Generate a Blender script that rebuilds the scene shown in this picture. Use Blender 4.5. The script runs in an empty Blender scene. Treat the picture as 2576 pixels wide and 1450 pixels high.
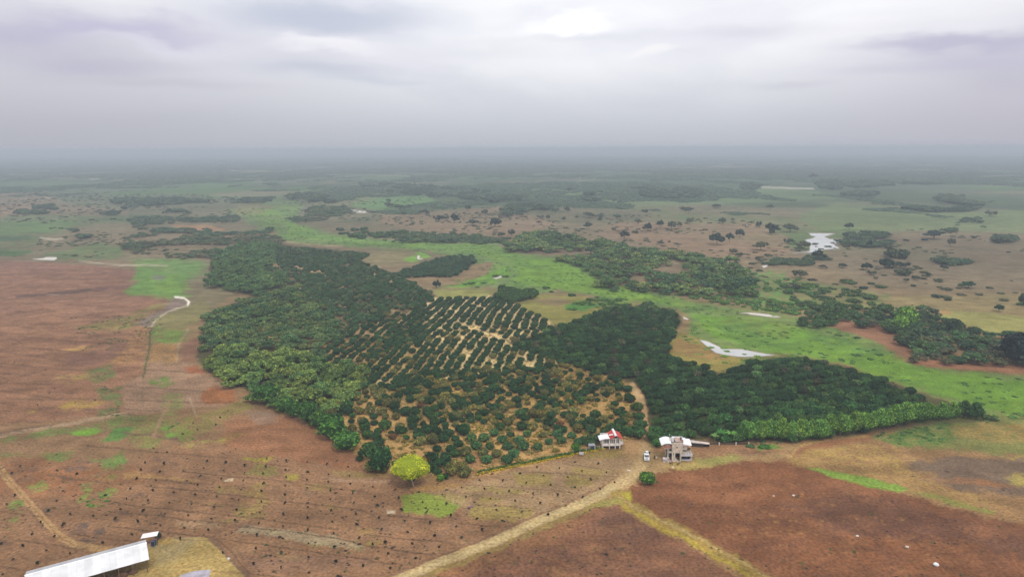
import bpy, bmesh, math, random
import numpy as np
from mathutils import Vector, Matrix, noise as mnoise

S = bpy.context.scene
R = math.radians
rng = np.random.default_rng(7)
random.seed(7)

# ------------------------------------------------------------------ camera
CAM_H = 90.0
PITCH = R(11.6)
ROLL = 0.0043
FD = 1716.4                       # focal length in units of a 2575-wide picture
cp, sp = math.cos(PITCH), math.sin(PITCH)
fwd = np.array([0, cp, -sp]); up0 = np.array([0, sp, cp]); rt0 = np.array([1.0, 0, 0])
rt = rt0 * math.cos(ROLL) - up0 * math.sin(ROLL)
up = up0 * math.cos(ROLL) + rt0 * math.sin(ROLL)
cam_d = bpy.data.cameras.new('camera')
cam = bpy.data.objects.new('camera', cam_d)
S.collection.objects.link(cam)
cam_d.sensor_width = 36
cam_d.lens = 36 * FD / 2575
cam_d.clip_start = 1
cam_d.clip_end = 200000
m = Matrix.Identity(4)
for i in range(3):
    m[i][0] = rt[i]; m[i][1] = up[i]; m[i][2] = -fwd[i]
m[0][3], m[1][3], m[2][3] = 0, 0, CAM_H
cam.matrix_world = m
S.camera = cam

# ------------------------------------------------------------------ sky
SUN_EL, SUN_AZ = R(58), R(150)     # azimuth clockwise from +Y (the view): behind the camera, to the right
W = bpy.data.worlds.new('World'); S.world = W; W.use_nodes = True
nt = W.node_tree; nt.nodes.clear()
def N(t, typ, **kw):
    n = t.nodes.new(typ)
    for k, v in kw.items():
        setattr(n, k, v)
    return n
def sock(t, n, i, v):
    if hasattr(v, 'is_linked') or isinstance(v, bpy.types.NodeSocket):
        t.links.new(v, n.inputs[i])
    elif v is not None:
        n.inputs[i].default_value = v
def math_(t, op, a, b=None, c=None, clamp=False):
    n = N(t, 'ShaderNodeMath', operation=op, use_clamp=clamp)
    sock(t, n, 0, a)
    if b is not None: sock(t, n, 1, b)
    if c is not None: sock(t, n, 2, c)
    return n.outputs[0]
def mixc(t, f, a, b, mode='MIX'):
    n = N(t, 'ShaderNodeMix', data_type='RGBA', blend_type=mode, clamp_factor=True)
    sock(t, n, 0, f)
    for i, v in ((6, a), (7, b)):
        if isinstance(v, tuple): v = (*v, 1) if len(v) == 3 else v
        sock(t, n, i, v)
    return n.outputs[2]
out = N(nt, 'ShaderNodeOutputWorld')
sky = N(nt, 'ShaderNodeTexSky', sky_type='NISHITA', sun_disc=False)
sky.sun_elevation = SUN_EL; sky.sun_rotation = SUN_AZ; sky.dust_density = 3
bg1 = N(nt, 'ShaderNodeBackground'); bg1.inputs[1].default_value = 0.1
nt.links.new(sky.outputs[0], bg1.inputs[0])
tc = N(nt, 'ShaderNodeTexCoord')
sx = N(nt, 'ShaderNodeSeparateXYZ'); nt.links.new(tc.outputs['Generated'], sx.inputs[0])
az = math_(nt, 'ARCTAN2', sx.outputs[0], sx.outputs[1])
el = math_(nt, 'ARCSINE', math_(nt, 'MAXIMUM', sx.outputs[2], 0.0))
# noise over the cloud deck, flattened like a layer seen edge-on
cb = N(nt, 'ShaderNodeCombineXYZ')
nt.links.new(math_(nt, 'MULTIPLY', az, 3.2), cb.inputs[0])
nt.links.new(math_(nt, 'MULTIPLY', el, 10.0), cb.inputs[1])
cb.inputs[2].default_value = 3.7
nz = N(nt, 'ShaderNodeTexNoise'); nz.inputs['Scale'].default_value = 1.0; nz.inputs['Detail'].default_value = 4
nz.inputs['Roughness'].default_value = 0.5; nz.inputs['Distortion'].default_value = 0.35
nt.links.new(cb.outputs[0], nz.inputs['Vector'])
nfac = nz.outputs[0]
nz2 = N(nt, 'ShaderNodeTexNoise'); nz2.inputs['Scale'].default_value = 2.3; nz2.inputs['Detail'].default_value = 5
nz2.inputs['Roughness'].default_value = 0.5
nt.links.new(cb.outputs[0], nz2.inputs['Vector'])
wob = math_(nt, 'SUBTRACT', nz2.outputs[0], 0.5)
ramp = N(nt, 'ShaderNodeValToRGB')
nt.links.new(math_(nt, 'DIVIDE', el, math.pi / 2), ramp.inputs[0])
cr = ramp.color_ramp
cr.elements[0].position = 0.0; cr.elements[0].color = (.52, .55, .61, 1)
cr.elements[1].position = 1.0; cr.elements[1].color = (1.0, 1.0, 1.04, 1)
for p, c in ((.018, (.60, .625, .685)), (.04, (.72, .74, .80)), (.065, (.84, .85, .90)), (.095, (.96, .96, .99)), (.125, (1.03, 1.03, 1.05)), (.2, (1.06, 1.06, 1.08))):
    e = cr.elements.new(p); e.color = (*c, 1)
skyc = ramp.outputs[0]
def dirD(X, Y):
    d = fwd + (X - 1287.5) / FD * rt + (725 - Y) / FD * up
    d = d / np.linalg.norm(d)
    return math.atan2(d[0], d[1]), math.asin(d[2])
def blob(X, Y, wx, wy, col, amt, wobble=0.06, sharp=2.0):
    """one cloud of the deck, soft ellipse at its bearing and elevation"""
    global skyc
    a0, e0 = dirD(X, Y)
    sa, se = wx / FD, wy / FD
    u = math_(nt, 'DIVIDE', math_(nt, 'SUBTRACT', az, a0), sa)
    v = math_(nt, 'DIVIDE', math_(nt, 'ADD', math_(nt, 'SUBTRACT', el, e0), math_(nt, 'MULTIPLY', wob, wobble)), se)
    r2 = math_(nt, 'ADD', math_(nt, 'MULTIPLY', u, u), math_(nt, 'MULTIPLY', v, v))
    f = math_(nt, 'MULTIPLY', math_(nt, 'EXPONENT', math_(nt, 'MULTIPLY', math_(nt, 'POWER', r2, sharp / 2), -1.0)), amt)
    skyc = mixc(nt, f, skyc, col)
# overall: left and right of the view are darker lilac cloud, bright in the middle
blob(60, 160, 560, 150, (.62, .61, .69), .68, .07)
blob(2640, 210, 340, 150, (.62, .60, .69), .72, .06)
blob(-150, 340, 700, 110, (.42, .415, .47), .5, .02)
blob(2800, 340, 500, 110, (.47, .45, .52), .5, .02)
blob(1500, 60, 520, 110, (1.05, 1.06, 1.10), .75)
blob(1900, 30, 420, 60, (1.05, 1.05, 1.08), .7)
# noise
nf = N(nt, 'ShaderNodeMapRange'); nf.inputs[1].default_value = .44; nf.inputs[2].default_value = .62; nf.clamp = True
nt.links.new(nfac, nf.inputs[0])
elf = N(nt, 'ShaderNodeMapRange'); elf.inputs[1].default_value = .02; elf.inputs[2].default_value = .10; elf.inputs[3].default_value = 0; elf.inputs[4].default_value = .55
nt.links.new(el, elf.inputs[0])
skyc = mixc(nt, math_(nt, 'MULTIPLY', nf.outputs[0], elf.outputs[0]), skyc, mixc(nt, 1.0, skyc, (.80, .80, .86), 'MULTIPLY'))
blob(820, 32, 270, 40, (.56, .60, .73), .85, .05, 2.4)
blob(700, 30, 120, 32, (.58, .61, .74), .3, .05)
blob(310, 72, 200, 34, (.56, .54, .71), .8, .08, 3)
blob(380, 105, 160, 18, (.80, .79, .88), .6, .09, 3)
blob(40, 85, 120, 30, (.52, .50, .65), .6, .05)
blob(240, 165, 150, 22, (.52, .50, .63), .65, .04)
blob(420, 212, 200, 10, (.55, .53, .60), .4, .02)
blob(830, 112, 130, 30, (1.0, .98, 1.03), .9, .12, 4)
blob(960, 135, 120, 30, (.86, .85, .92), .5, .07)
blob(640, 120, 150, 30, (.76, .76, .84), .5, .07)
blob(790, 178, 130, 15, (.56, .60, .71), .65, .04)
blob(930, 200, 130, 9, (.60, .65, .74), .6, .03)
blob(1210, 130, 230, 22, (.78, .79, .86), .5, .04)
blob(1430, 58, 100, 22, (1.15, 1.15, 1.17), .9, .08, 4)
blob(1500, 95, 300, 14, (.80, .81, .87), .5, .05)
blob(1640, 140, 60, 13, (1.0, .99, 1.0), .85, .08, 3)
blob(1880, 85, 130, 20, (.74, .73, .82), .65, .05)
blob(1990, 216, 90, 9, (.62, .62, .70), .55, .03)
blob(2420, 98, 190, 22, (.52, .50, .66), .75, .08, 3)
blob(2330, 55, 230, 16, (.90, .88, .95), .6, .06)
blob(2330, 175, 200, 12, (.62, .59, .72), .45, .03)
blob(2480, 150, 120, 18, (.56, .54, .70), .4, .03)
bg2 = N(nt, 'ShaderNodeBackground'); bg2.inputs[1].default_value = 1.0
nt.links.new(skyc, bg2.inputs[0])
mx = N(nt, 'ShaderNodeMixShader'); mx.inputs[0].default_value = .94
nt.links.new(bg1.outputs[0], mx.inputs[1]); nt.links.new(bg2.outputs[0], mx.inputs[2])
nt.links.new(mx.outputs[0], out.inputs[0])

# ------------------------------------------------------------------ sun, exposure
sd = bpy.data.lights.new('sun', 'SUN'); sd.energy = 1.5; sd.angle = R(10); sd.color = (1, .96, .9)
so = bpy.data.objects.new('sun', sd); S.collection.objects.link(so)
sdir = Vector((math.sin(SUN_AZ) * math.cos(SUN_EL), math.cos(SUN_AZ) * math.cos(SUN_EL), math.sin(SUN_EL)))
so.rotation_euler = sdir.to_track_quat('Z', 'Y').to_euler()
so.location = (0, 0, 300)
S.view_settings.view_transform = 'Standard'; S.view_settings.look = 'None'
S.view_settings.exposure = 0; S.view_settings.gamma = 1; S.view_settings.use_curve_mapping = False
S.render.engine = 'CYCLES'
S.cycles.use_denoising = True; S.cycles.denoising_input_passes = 'RGB_ALBEDO_NORMAL'; S.cycles.denoising_prefilter = 'ACCURATE'
S.cycles.max_bounces = 6; S.cycles.diffuse_bounces = 2; S.cycles.glossy_bounces = 2; S.cycles.volume_bounces = 0
S.cycles.transparent_max_bounces = 8

# ------------------------------------------------------------------ helpers: picture point <-> ground
def vnoise(x, y, seed=0):
    xi = np.floor(x).astype(np.int64); yi = np.floor(y).astype(np.int64)
    xf = x - xi; yf = y - yi
    xf = xf * xf * (3 - 2 * xf); yf = yf * yf * (3 - 2 * yf)
    def h(a, b):
        n = (a * 374761393 + b * 668265263 + seed * 1442695041) & 0xffffffff
        n = ((n ^ (n >> 13)) * 1274126177) & 0xffffffff
        n = n ^ (n >> 16)
        return (n & 0xffff) / 65535.0
    a = h(xi, yi); b = h(xi + 1, yi); c = h(xi, yi + 1); d = h(xi + 1, yi + 1)
    return (a * (1 - xf) + b * xf) * (1 - yf) + (c * (1 - xf) + d * xf) * yf
def fbm(x, y, oct=4, seed=0, gain=.5):
    s = 0; a = 1; t = 0
    for i in range(oct):
        s = s + a * vnoise(x * 2 ** i + 17.3 * i, y * 2 ** i - 9.1 * i, seed + i); t += a; a *= gain
    return s / t
def height(x, y):
    r = np.hypot(x, y)
    far = np.clip((r - 1500) / 2500, 0, 1)
    h = far * 9 * (fbm(x / 900, y / 900, 3, 5) - .5) * 2
    return h + .18 * (vnoise(x / 14, y / 14, 9) - .5)
def G(X, Y, z=0.0):
    """point of the ground (or of the level z above it) seen at picture place X, Y"""
    d = fwd + (X - 1287.5) / FD * rt + (725 - Y) / FD * up
    h = 0.0
    for _ in range(3):
        t = (z + h - CAM_H) / d[2]
        x, y = d[0] * t, d[1] * t
        h = float(height(np.array([x]), np.array([y]))[0])
    return Vector((x, y, h))
def Gv(X, Y):
    X = np.asarray(X, float); Y = np.asarray(Y, float)
    d = fwd[None] + ((X - 1287.5) / FD)[:, None] * rt + ((725 - Y) / FD)[:, None] * up
    t = -CAM_H / d[:, 2]
    return d[:, 0] * t, d[:, 1] * t
def P(x, y, z=0.0):
    """picture place of world points"""
    q = np.stack([x, y, np.zeros_like(x) + z - CAM_H], -1)
    dep = q @ fwd
    dep = np.where(dep < 5, 5, dep)
    return 1287.5 + FD * (q @ rt) / dep, 725 - FD * (q @ up) / dep
def in_poly(px, py, poly):
    inside = np.zeros(px.shape, bool)
    n = len(poly)
    for i in range(n):
        x1, y1 = poly[i]; x2, y2 = poly[(i + 1) % n]
        if y1 == y2: continue
        c = ((y1 > py) != (y2 > py)) & (px < (x2 - x1) * (py - y1) / (y2 - y1) + x1)
        inside ^= c
    return inside
def seg_dist(px, py, pts, closed=False):
    d = np.full(px.shape, 1e9)
    n = len(pts)
    for i in range(n if closed else n - 1):
        x1, y1 = pts[i]; x2, y2 = pts[(i + 1) % n]
        dx, dy = x2 - x1, y2 - y1
        t = np.clip(((px - x1) * dx + (py - y1) * dy) / (dx * dx + dy * dy + 1e-9), 0, 1)
        d = np.minimum(d, np.hypot(px - x1 - t * dx, py - y1 - t * dy))
    return d
def Z(sc, ox, oy, pts):
    return [(ox + sc * a, oy + sc * b) for a, b in pts]
z2 = lambda p: Z(.2077, 0, 1149, p)
z3 = lambda p: Z(.24994, 445.7, 1149, p)
z4 = lambda p: Z(.24866, 990.5, 1089.5, p)
z8 = lambda p: Z(.38243, 0, 634, p)
zf2 = lambda p: Z(.27319, 594.3, 356.6, p)
zf3 = lambda p: Z(.27319, 1188.6, 356.6, p)
zf4 = lambda p: Z(.30761, 1782.9, 356.6, p)
zr = lambda p: Z(.3845, 1584.8, 733, p)
zb = lambda p: Z(.3845, 1584.8, 1109.3, p)
zk = lambda p: Z(.19226, 1386.7, 1030, p)

# ------------------------------------------------------------------ materials
def mat(name, col, rough=.8, spec=.2, metal=0, nscale=None, namt=.15, bump=0):
    m = bpy.data.materials.new(name); m.use_nodes = True
    t = m.node_tree; b = t.nodes['Principled BSDF']
    b.inputs['Roughness'].default_value = rough
    b.inputs['Specular IOR Level'].default_value = spec
    b.inputs['Metallic'].default_value = metal
    if nscale:
        tcn = N(t, 'ShaderNodeTexCoord'); nn = N(t, 'ShaderNodeTexNoise')
        nn.inputs['Scale'].default_value = nscale; nn.inputs['Detail'].default_value = 5
        t.links.new(tcn.outputs['Object'], nn.inputs['Vector'])
        lo = tuple(c * (1 - 2 * namt) for c in col); hi = tuple(min(c * (1 + 1.6 * namt), .95) for c in col)
        mr = N(t, 'ShaderNodeMapRange'); mr.inputs[1].default_value = .3; mr.inputs[2].default_value = .7
        t.links.new(nn.outputs[0], mr.inputs[0])
        t.links.new(mixc(t, mr.outputs[0], lo, hi), b.inputs['Base Color'])
        if bump:
            bp = N(t, 'ShaderNodeBump'); bp.inputs['Strength'].default_value = bump; bp.inputs['Distance'].default_value = .1
            t.links.new(nn.outputs[0], bp.inputs['Height']); t.links.new(bp.outputs[0], b.inputs['Normal'])
    else:
        b.inputs['Base Color'].default_value = (*col, 1)
    return m
def leaf_mat(name, kind):
    m = bpy.data.materials.new(name); m.use_nodes = True
    t = m.node_tree; b = t.nodes['Principled BSDF']
    b.inputs['Roughness'].default_value = .8; b.inputs['Specular IOR Level'].default_value = .06
    a = N(t, 'ShaderNodeAttribute', attribute_type=kind, attribute_name='tint')
    v = N(t, 'ShaderNodeAttribute', attribute_type='GEOMETRY', attribute_name='var')
    c = mixc(t, 1.0, a.outputs['Color'], v.outputs['Color'], 'MULTIPLY')
    t.links.new(c, b.inputs['Base Color'])
    return m
LEAF_O = leaf_mat('leaves', 'OBJECT')
LEAF_I = leaf_mat('leaves_of_the_mass', 'INSTANCER')
BARK = mat('bark', (.16, .12, .085), .9, nscale=3)
PALEBARK = mat('pale_bark', (.42, .36, .26), .9, nscale=3)

# ground material: painted attribute x fine relief and grain
gm = bpy.data.materials.new('ground'); gm.use_nodes = True
t = gm.node_tree; b = t.nodes['Principled BSDF']; b.inputs['Roughness'].default_value = 1.0; b.inputs['Specular IOR Level'].default_value = .02
ca = N(t, 'ShaderNodeAttribute', attribute_name='soil')
geo = N(t, 'ShaderNodeNewGeometry')
def gnoise(scale, detail, stretch=None, rough=.6):
    n = N(t, 'ShaderNodeTexNoise'); n.inputs['Scale'].default_value = scale; n.inputs['Detail'].default_value = detail; n.inputs['Roughness'].default_value = rough
    if stretch:
        mp = N(t, 'ShaderNodeMapping'); mp.inputs['Scale'].default_value = stretch
        mp.inputs['Rotation'].default_value = (0, 0, R(-10))
        t.links.new(geo.outputs['Position'], mp.inputs['Vector']); t.links.new(mp.outputs[0], n.inputs['Vector'])
    else:
        t.links.new(geo.outputs['Position'], n.inputs['Vector'])
    return n.outputs[0]
def mr_(v, a, b_, c, d):
    n = N(t, 'ShaderNodeMapRange'); n.inputs[1].default_value = a; n.inputs[2].default_value = b_; n.inputs[3].default_value = c; n.inputs[4].default_value = d
    t.links.new(v, n.inputs[0]); return n.outputs[0]
n1 = gnoise(1.3, 4); n2 = gnoise(.13, 5); n3 = gnoise(.03, 5, (1, 2.6, 1)); n4 = gnoise(.0045, 6, (1, 1.5, 1), .68)
f = math_(t, 'MULTIPLY', math_(t, 'MULTIPLY', mr_(n1, .3, .7, .60, 1.38), mr_(n2, .3, .7, .74, 1.24)), math_(t, 'MULTIPLY', mr_(n3, .3, .7, .76, 1.2), mr_(n4, .3, .7, .74, 1.22)))
cc = N(t, 'ShaderNodeCombineColor'); [t.links.new(f, cc.inputs[i]) for i in range(3)]
c1 = mixc(t, 1.0, ca.outputs['Color'], cc.outputs[0], 'MULTIPLY')
# hue drift: some spots warmer, some greyer
n5 = gnoise(.35, 3)
c2 = mixc(t, mr_(n5, .45, .75, 0, .35), c1, mixc(t, 1.0, c1, (1.18, .98, .78), 'MULTIPLY'))
t.links.new(c2, b.inputs['Base Color'])
bp = N(t, 'ShaderNodeBump'); bp.inputs['Strength'].default_value = .5; bp.inputs['Distance'].default_value = .35
t.links.new(math_(t, 'ADD', n1, math_(t, 'MULTIPLY', n2, 2.0)), bp.inputs['Height']); t.links.new(bp.outputs[0], b.inputs['Normal'])

# ------------------------------------------------------------------ the ground sheet
BROWN = (.215, .122, .078); BROWN2 = (.245, .145, .09); RED = (.175, .078, .045); DRED = (.135, .066, .046)
TAN = (.35, .26, .14); DTAN = (.27, .175, .095); GREEN = (.145, .25, .06); GRN2 = (.09, .19, .05); DGRN = (.055, .12, .04)
OLIVE = (.20, .175, .06); YEL = (.36, .29, .03); SANDY = (.42, .27, .12); GREYB = (.15, .115, .095); ORANGE = (.30, .145, .06)
radii = [0, 15, 35, 60, 85]
r0, r1 = 100.0, 9000.0
nr = 620
inv = np.linspace(1 / r0, 1 / r1, nr) ** 1.0
radii += list(1 / inv)
radii += list(np.geomspace(9600, 62000, 22))
radii = np.array(radii)
th = np.concatenate([np.linspace(-math.pi, -R(52), 40, endpoint=False), np.linspace(-R(52), -R(43), 40, endpoint=False), np.linspace(-R(43), R(43), 940, endpoint=False), np.linspace(R(43), R(52), 40, endpoint=False), np.linspace(R(52), math.pi, 40, endpoint=False)])
NT, NR = len(th), len(radii)
rr, tt = np.meshgrid(radii, th, indexing='ij')
gx = (rr * np.sin(tt)).ravel(); gy = (rr * np.cos(tt)).ravel()
U, V = P(gx, gy)
behind = (gx * 0 + gy * cp + CAM_H * sp) < 5
V = np.where(behind, 1e5, V)
rf = np.maximum(rr.ravel(), 20.); tf = tt.ravel(); lf = np.log(rf)
col = np.zeros((len(gx), 3)); dz = np.zeros(len(gx))
# scale-free wobble of the outlines
jx = (fbm(tf * 60, lf * 60, 4, 31) - .5) * 2; jy = (fbm(tf * 60 + 50, lf * 60, 4, 37) - .5) * 2
jx2 = (fbm(tf * 260, lf * 260, 2, 41) - .5) * 2; jy2 = (fbm(tf * 260 + 50, lf * 260, 2, 47) - .5) * 2
sq = np.clip((V - 372) / 900, .06, 1)
pat = fbm(tf * 90, lf * 90, 5, 53, .6)
pat2 = fbm(tf * 330, lf * 330, 3, 59, .6)
def sm(x, a, b_):
    x = np.clip((x - a) / (b_ - a), 0, 1); return x * x * (3 - 2 * x)
def paint(poly, c, feather=5, edge=14, amt=1., patchy=0., var=0.):
    xs = [p[0] for p in poly]; ys = [p[1] for p in poly]; mg = feather + edge + 5
    idx = np.nonzero((U > min(xs) - mg) & (U < max(xs) + mg) & (V > min(ys) - mg) & (V < max(ys) + mg))[0]
    if not len(idx): return
    s = sq[idx]
    u = U[idx] + edge * (jx[idx] + .5 * jx2[idx]); v = V[idx] + edge * s * (jy[idx] + .5 * jy2[idx])
    fe = feather * np.clip(s * 1.6, .3, 1)
    d = seg_dist(u, v, poly, True); d = np.where(in_poly(u, v, poly), d, -d)
    a = sm(d, -fe, fe) * amt
    if patchy: a = a * sm(pat[idx] * .6 + pat2[idx] * .4, .5 - .25 * (1 - patchy) - .08, .5 - .25 * (1 - patchy) + .08)
    a = a[:, None]
    cc_ = np.array(c)[None] * (1 + var * (pat2[idx] - .5) * 2)[:, None]
    col[idx] = col[idx] * (1 - a) + cc_ * a
def line(pts, w, c, amt=1., edge=3, feather=1.5, depth=0.):
    xs = [p[0] for p in pts]; ys = [p[1] for p in pts]; mg = w + edge + 6
    idx = np.nonzero((U > min(xs) - mg) & (U < max(xs) + mg) & (V > min(ys) - mg) & (V < max(ys) + mg))[0]
    if not len(idx): return
    u = U[idx] + edge * (jx[idx] + .4 * jx2[idx]); v = V[idx] + edge * sq[idx] * (jy[idx] + .4 * jy2[idx])
    d = seg_dist(u, v, pts)
    a = (1 - sm(d, w / 2 - feather, w / 2 + feather)) * amt
    dz[idx] -= depth * a
    a = a[:, None]
    col[idx] = col[idx] * (1 - a) + np.array(c)[None] * a
def spots(poly, c, n, smin, smax, asp=2.5, amt=.9, seed=0, patch=.5):
    """irregular spots of bare soil, weeds or burnt grass"""
    q = np.random.default_rng(seed)
    xs = [p[0] for p in poly]; ys = [p[1] for p in poly]
    k = 0
    while k < n:
        x, y = q.uniform(min(xs), max(xs)), q.uniform(min(ys), max(ys))
        if not in_poly(np.array([x]), np.array([y]), poly)[0]: continue
        k += 1
        w = q.uniform(smin, smax); h = w / asp
        tl = q.uniform(-.15, .25)
        pl = [(x + w * math.cos(a) * q.uniform(.6, 1.1) , y + h * math.sin(a) * q.uniform(.6, 1.1) + tl * w * math.cos(a)) for a in np.linspace(0, 2 * math.pi, 9)[:-1]]
        paint(pl, c, 2, w * .35, amt * q.uniform(.5, 1), patchy=patch)

# base: from the far plain to the near fields
stops = [(372, (.07, .10, .075)), (420, (.075, .11, .07)), (470, (.10, .13, .075)), (520, (.15, .145, .085)), (600, (.20, .15, .09)), (760, (.22, .155, .085)), (1000, (.22, .135, .08)), (1500, BROWN)]
for i in range(3): col[:, i] = np.interp(V, [s[0] for s in stops], [s[1][i] for s in stops])
# drifting patches of scrub green over the plains
wn = fbm(gx / 420, gy / 600, 5, 71, .6)
for lo, c, top, bot in ((.50, (.065, .10, .05), 372, 560), (.56, (.09, .16, .05), 430, 760)):
    a = sm(wn if lo < .55 else fbm(gx / 260 + 40, gy / 380, 5, 77, .6), lo, lo + .07) * ((V > top) & (V < bot)) * .75
    col = col * (1 - a[:, None]) + np.array(c)[None] * a[:, None]
a = sm(fbm(gx / 500 + 9, gy / 300, 4, 83, .6), .60, .66) * (V < 520) * .6
col = col * (1 - a[:, None]) + np.array((.26, .20, .13))[None] * a[:, None]

# --- left far fields
paint([(-300, 470), (120, 485), (160, 510), (320, 530), (320, 545), (-300, 545)], (.24, .16, .10), amt=.6)
paint([(-300, 545), (140, 538), (325, 540), (330, 556), (200, 572), (110, 600), (60, 640), (-300, 662)], (.12, .155, .065), 8, 18, .85, patchy=.85)
paint([(0, 560), (160, 552), (200, 560), (150, 580), (0, 592)], (.11, .19, .06), amt=.7)
paint([(-300, 628), (40, 632), (110, 630), (60, 642), (-300, 648)], DGRN, amt=.8)
paint([(-300, 600), (60, 592), (120, 600), (30, 606), (-300, 610)], (.06, .11, .05), amt=.8)
paint([(110, 604), (260, 600), (330, 640), (480, 652), (560, 650), (620, 700), (520, 800), (420, 780), (440, 660), (250, 655), (60, 650)], (.19, .155, .09), amt=.9)
paint([(110, 640), (250, 610), (320, 620), (300, 650), (150, 655)], (.11, .2, .06), amt=.6, patchy=.6)
paint([(600, 500), (700, 495), (760, 510), (740, 545), (700, 560), (690, 600), (620, 560), (590, 530)], (.13, .19, .07), amt=.8)
paint([(430, 566), (520, 566), (570, 578), (500, 581), (450, 574)], (.33, .19, .10), 2, 4)
paint([(545, 592), (640, 588), (690, 580), (700, 592), (620, 600), (560, 600)], (.30, .18, .10), 2, 4, .7)
paint([(100, 597), (160, 600), (140, 604), (108, 602)], (.5, .42, .3), 2, 3, .8)
# --- the big brown field on the left
paint([(-400, 664), (60, 656), (140, 662), (260, 668), (340, 680), (345, 715), (300, 735), (420, 750), (400, 790), (372, 822), (360, 930), (320, 1040), (-400, 1100)], (.235, .125, .082), 4, 10, 1, var=.15)
paint([(-400, 690), (200, 680), (330, 700), (250, 730), (-400, 745)], (.25, .13, .08), 10, 14, .6)
paint([(150, 735), (330, 735), (430, 752), (300, 800), (100, 830), (-200, 840), (-200, 780)], (.25, .135, .085), 10, 14, .5, patchy=.5)
# bright green wet corner
paint([(313, 733), (336, 714), (345, 690), (335, 660), (440, 655), (500, 668), (455, 712), (475, 748), (382, 746)], GREEN, 12, 22)
paint([(360, 700), (470, 690), (470, 735), (400, 740)], (.19, .29, .05), 12, 22, .6, patchy=.8)
paint([(330, 665), (500, 655), (500, 700), (420, 690)], (.17, .18, .085), 10, 20, .6, patchy=.75)
paint([(330, 655), (500, 650), (520, 675), (460, 720), (480, 750), (440, 700), (430, 668)], (.12, .22, .06), 12, 20, .6)
paint([(390, 690), (420, 694), (400, 706), (380, 700)], (.20, .18, .16), 3, 6, .7)
line([(200, 656), (300, 666), (420, 668)], 3, (.45, .36, .26), .8)
# grey silt bed by the white arc, green verges
paint(z8([(870, 480), (930, 440), (1080, 370), (1150, 300), (1240, 330), (1200, 360), (1050, 430), (990, 490)]), (.19, .14, .12), 3, 6)
paint(z8([(480, 500), (650, 460), (850, 420), (1050, 330), (1100, 340), (930, 440), (860, 500), (700, 520)]), OLIVE, 4, 10, .8, patchy=.75)
paint(z8([(1000, 440), (1120, 380), (1260, 340), (1350, 300), (1380, 400), (1250, 480), (1240, 590), (1000, 620)]), (.19, .17, .075), 5, 12, .9)
paint(z8([(1000, 480), (1100, 510), (1230, 530), (1200, 590), (1080, 600), (1000, 560)]), (.14, .23, .05), 3, 12, .8, patchy=.8)
paint(z8([(990, 590), (1160, 600), (1160, 720), (985, 730)]), (.30, .17, .075), 4, 9, .8, patchy=.9)
paint(z8([(1200, 590), (1330, 560), (1290, 720), (1180, 725)]), (.20, .105, .075), 4, 8, .9)
paint(z8([(880, 490), (985, 490), (980, 600), (900, 720), (720, 740), (760, 640), (820, 560)]), (.33, .19, .085), 6, 14, .75, patchy=.8)
paint(z8([(430, 680), (700, 640), (830, 570), (850, 610), (740, 700), (560, 750), (440, 740)]), (.20, .105, .085), 6, 14, .8)
paint(z8([(400, 640), (560, 610), (600, 630), (480, 650)]), (.38, .24, .09), 3, 8, .8)
# tilled plots in the middle left
paint(z8([(990, 730), (1280, 725), (1360, 800), (1540, 900), (1540, 1000), (830, 1060), (800, 870), (950, 800)]), (.26, .165, .12), 4, 8, .9, var=.1)
paint(z8([(1210, 750), (1290, 740), (1350, 790), (1340, 800), (1230, 790)]), (.30, .11, .055), 3, 8, .9)
paint(z8([(1330, 900), (1400, 880), (1554, 905), (1554, 990), (1320, 990)]), (.26, .105, .045), 4, 10, .9, var=.25)
paint(z8([(980, 830), (1100, 810), (1150, 850), (1090, 900), (990, 870)]), (.12, .19, .05), 3, 12, .9, patchy=.7)
paint(z8([(1080, 930), (1200, 920), (1220, 1010), (1120, 1080), (1060, 1010)]), (.18, .19, .07), 4, 10, .8, patchy=.6)
paint(z8([(560, 780), (740, 750), (760, 800), (640, 860), (560, 830)]), (.10, .16, .05), 5, 14, .9, patchy=.8)
paint(z8([(360, 810), (560, 800), (620, 830), (420, 855)]), (.27, .21, .06), 4, 14, .8, patchy=.9)
paint(z8([(640, 900), (800, 890), (800, 1060), (620, 1080), (720, 980), (650, 950)]), (.11, .15, .055), 5, 14, .85, patchy=.8)
paint(z8([(370, 1010), (560, 960), (700, 980), (600, 1030), (400, 1040)]), (.30, .21, .06), 5, 14, .85, patchy=.8)
paint(z8([(180, 1050), (240, 1020), (210, 1060)]), (.34, .24, .07), 3, 6, .8)
# path across and green strips below it
line(z8([(-200, 1240), (0, 1205), (200, 1168), (350, 1150), (560, 1105), (830, 1060)]), 9, (.40, .29, .215), .6, 4, 3)
line(z8([(-200, 1222), (0, 1190), (200, 1150), (350, 1135)]), 4, (.12, .075, .06), .7)
paint(z8([(0, 1230), (200, 1190), (460, 1160), (700, 1100), (820, 1070), (1000, 1075), (800, 1140), (560, 1200), (300, 1215), (0, 1260)]), (.14, .19, .06), 5, 12, .9, patchy=.8)
paint(z8([(470, 1190), (640, 1150), (620, 1195), (500, 1210)]), (.15, .30, .04), 4, 10, .9)
paint(z8([(650, 1240), (760, 1160), (900, 1130), (880, 1170), (760, 1250)]), (.075, .17, .045), 4, 10, .9)
paint(z8([(700, 1330), (820, 1310), (800, 1400), (660, 1430)]), (.11, .18, .05), 4, 12, .9, patchy=.8)
paint(z8([(860, 1100), (1100, 1040), (1250, 1100), (1000, 1300), (850, 1260)]), (.17, .18, .06), 5, 14, .8, patchy=.7)
paint(z8([(1090, 1140), (1200, 1120), (1300, 1180), (1240, 1240), (1090, 1220)]), (.14, .25, .05), 4, 14, .9, patchy=.8)
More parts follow.
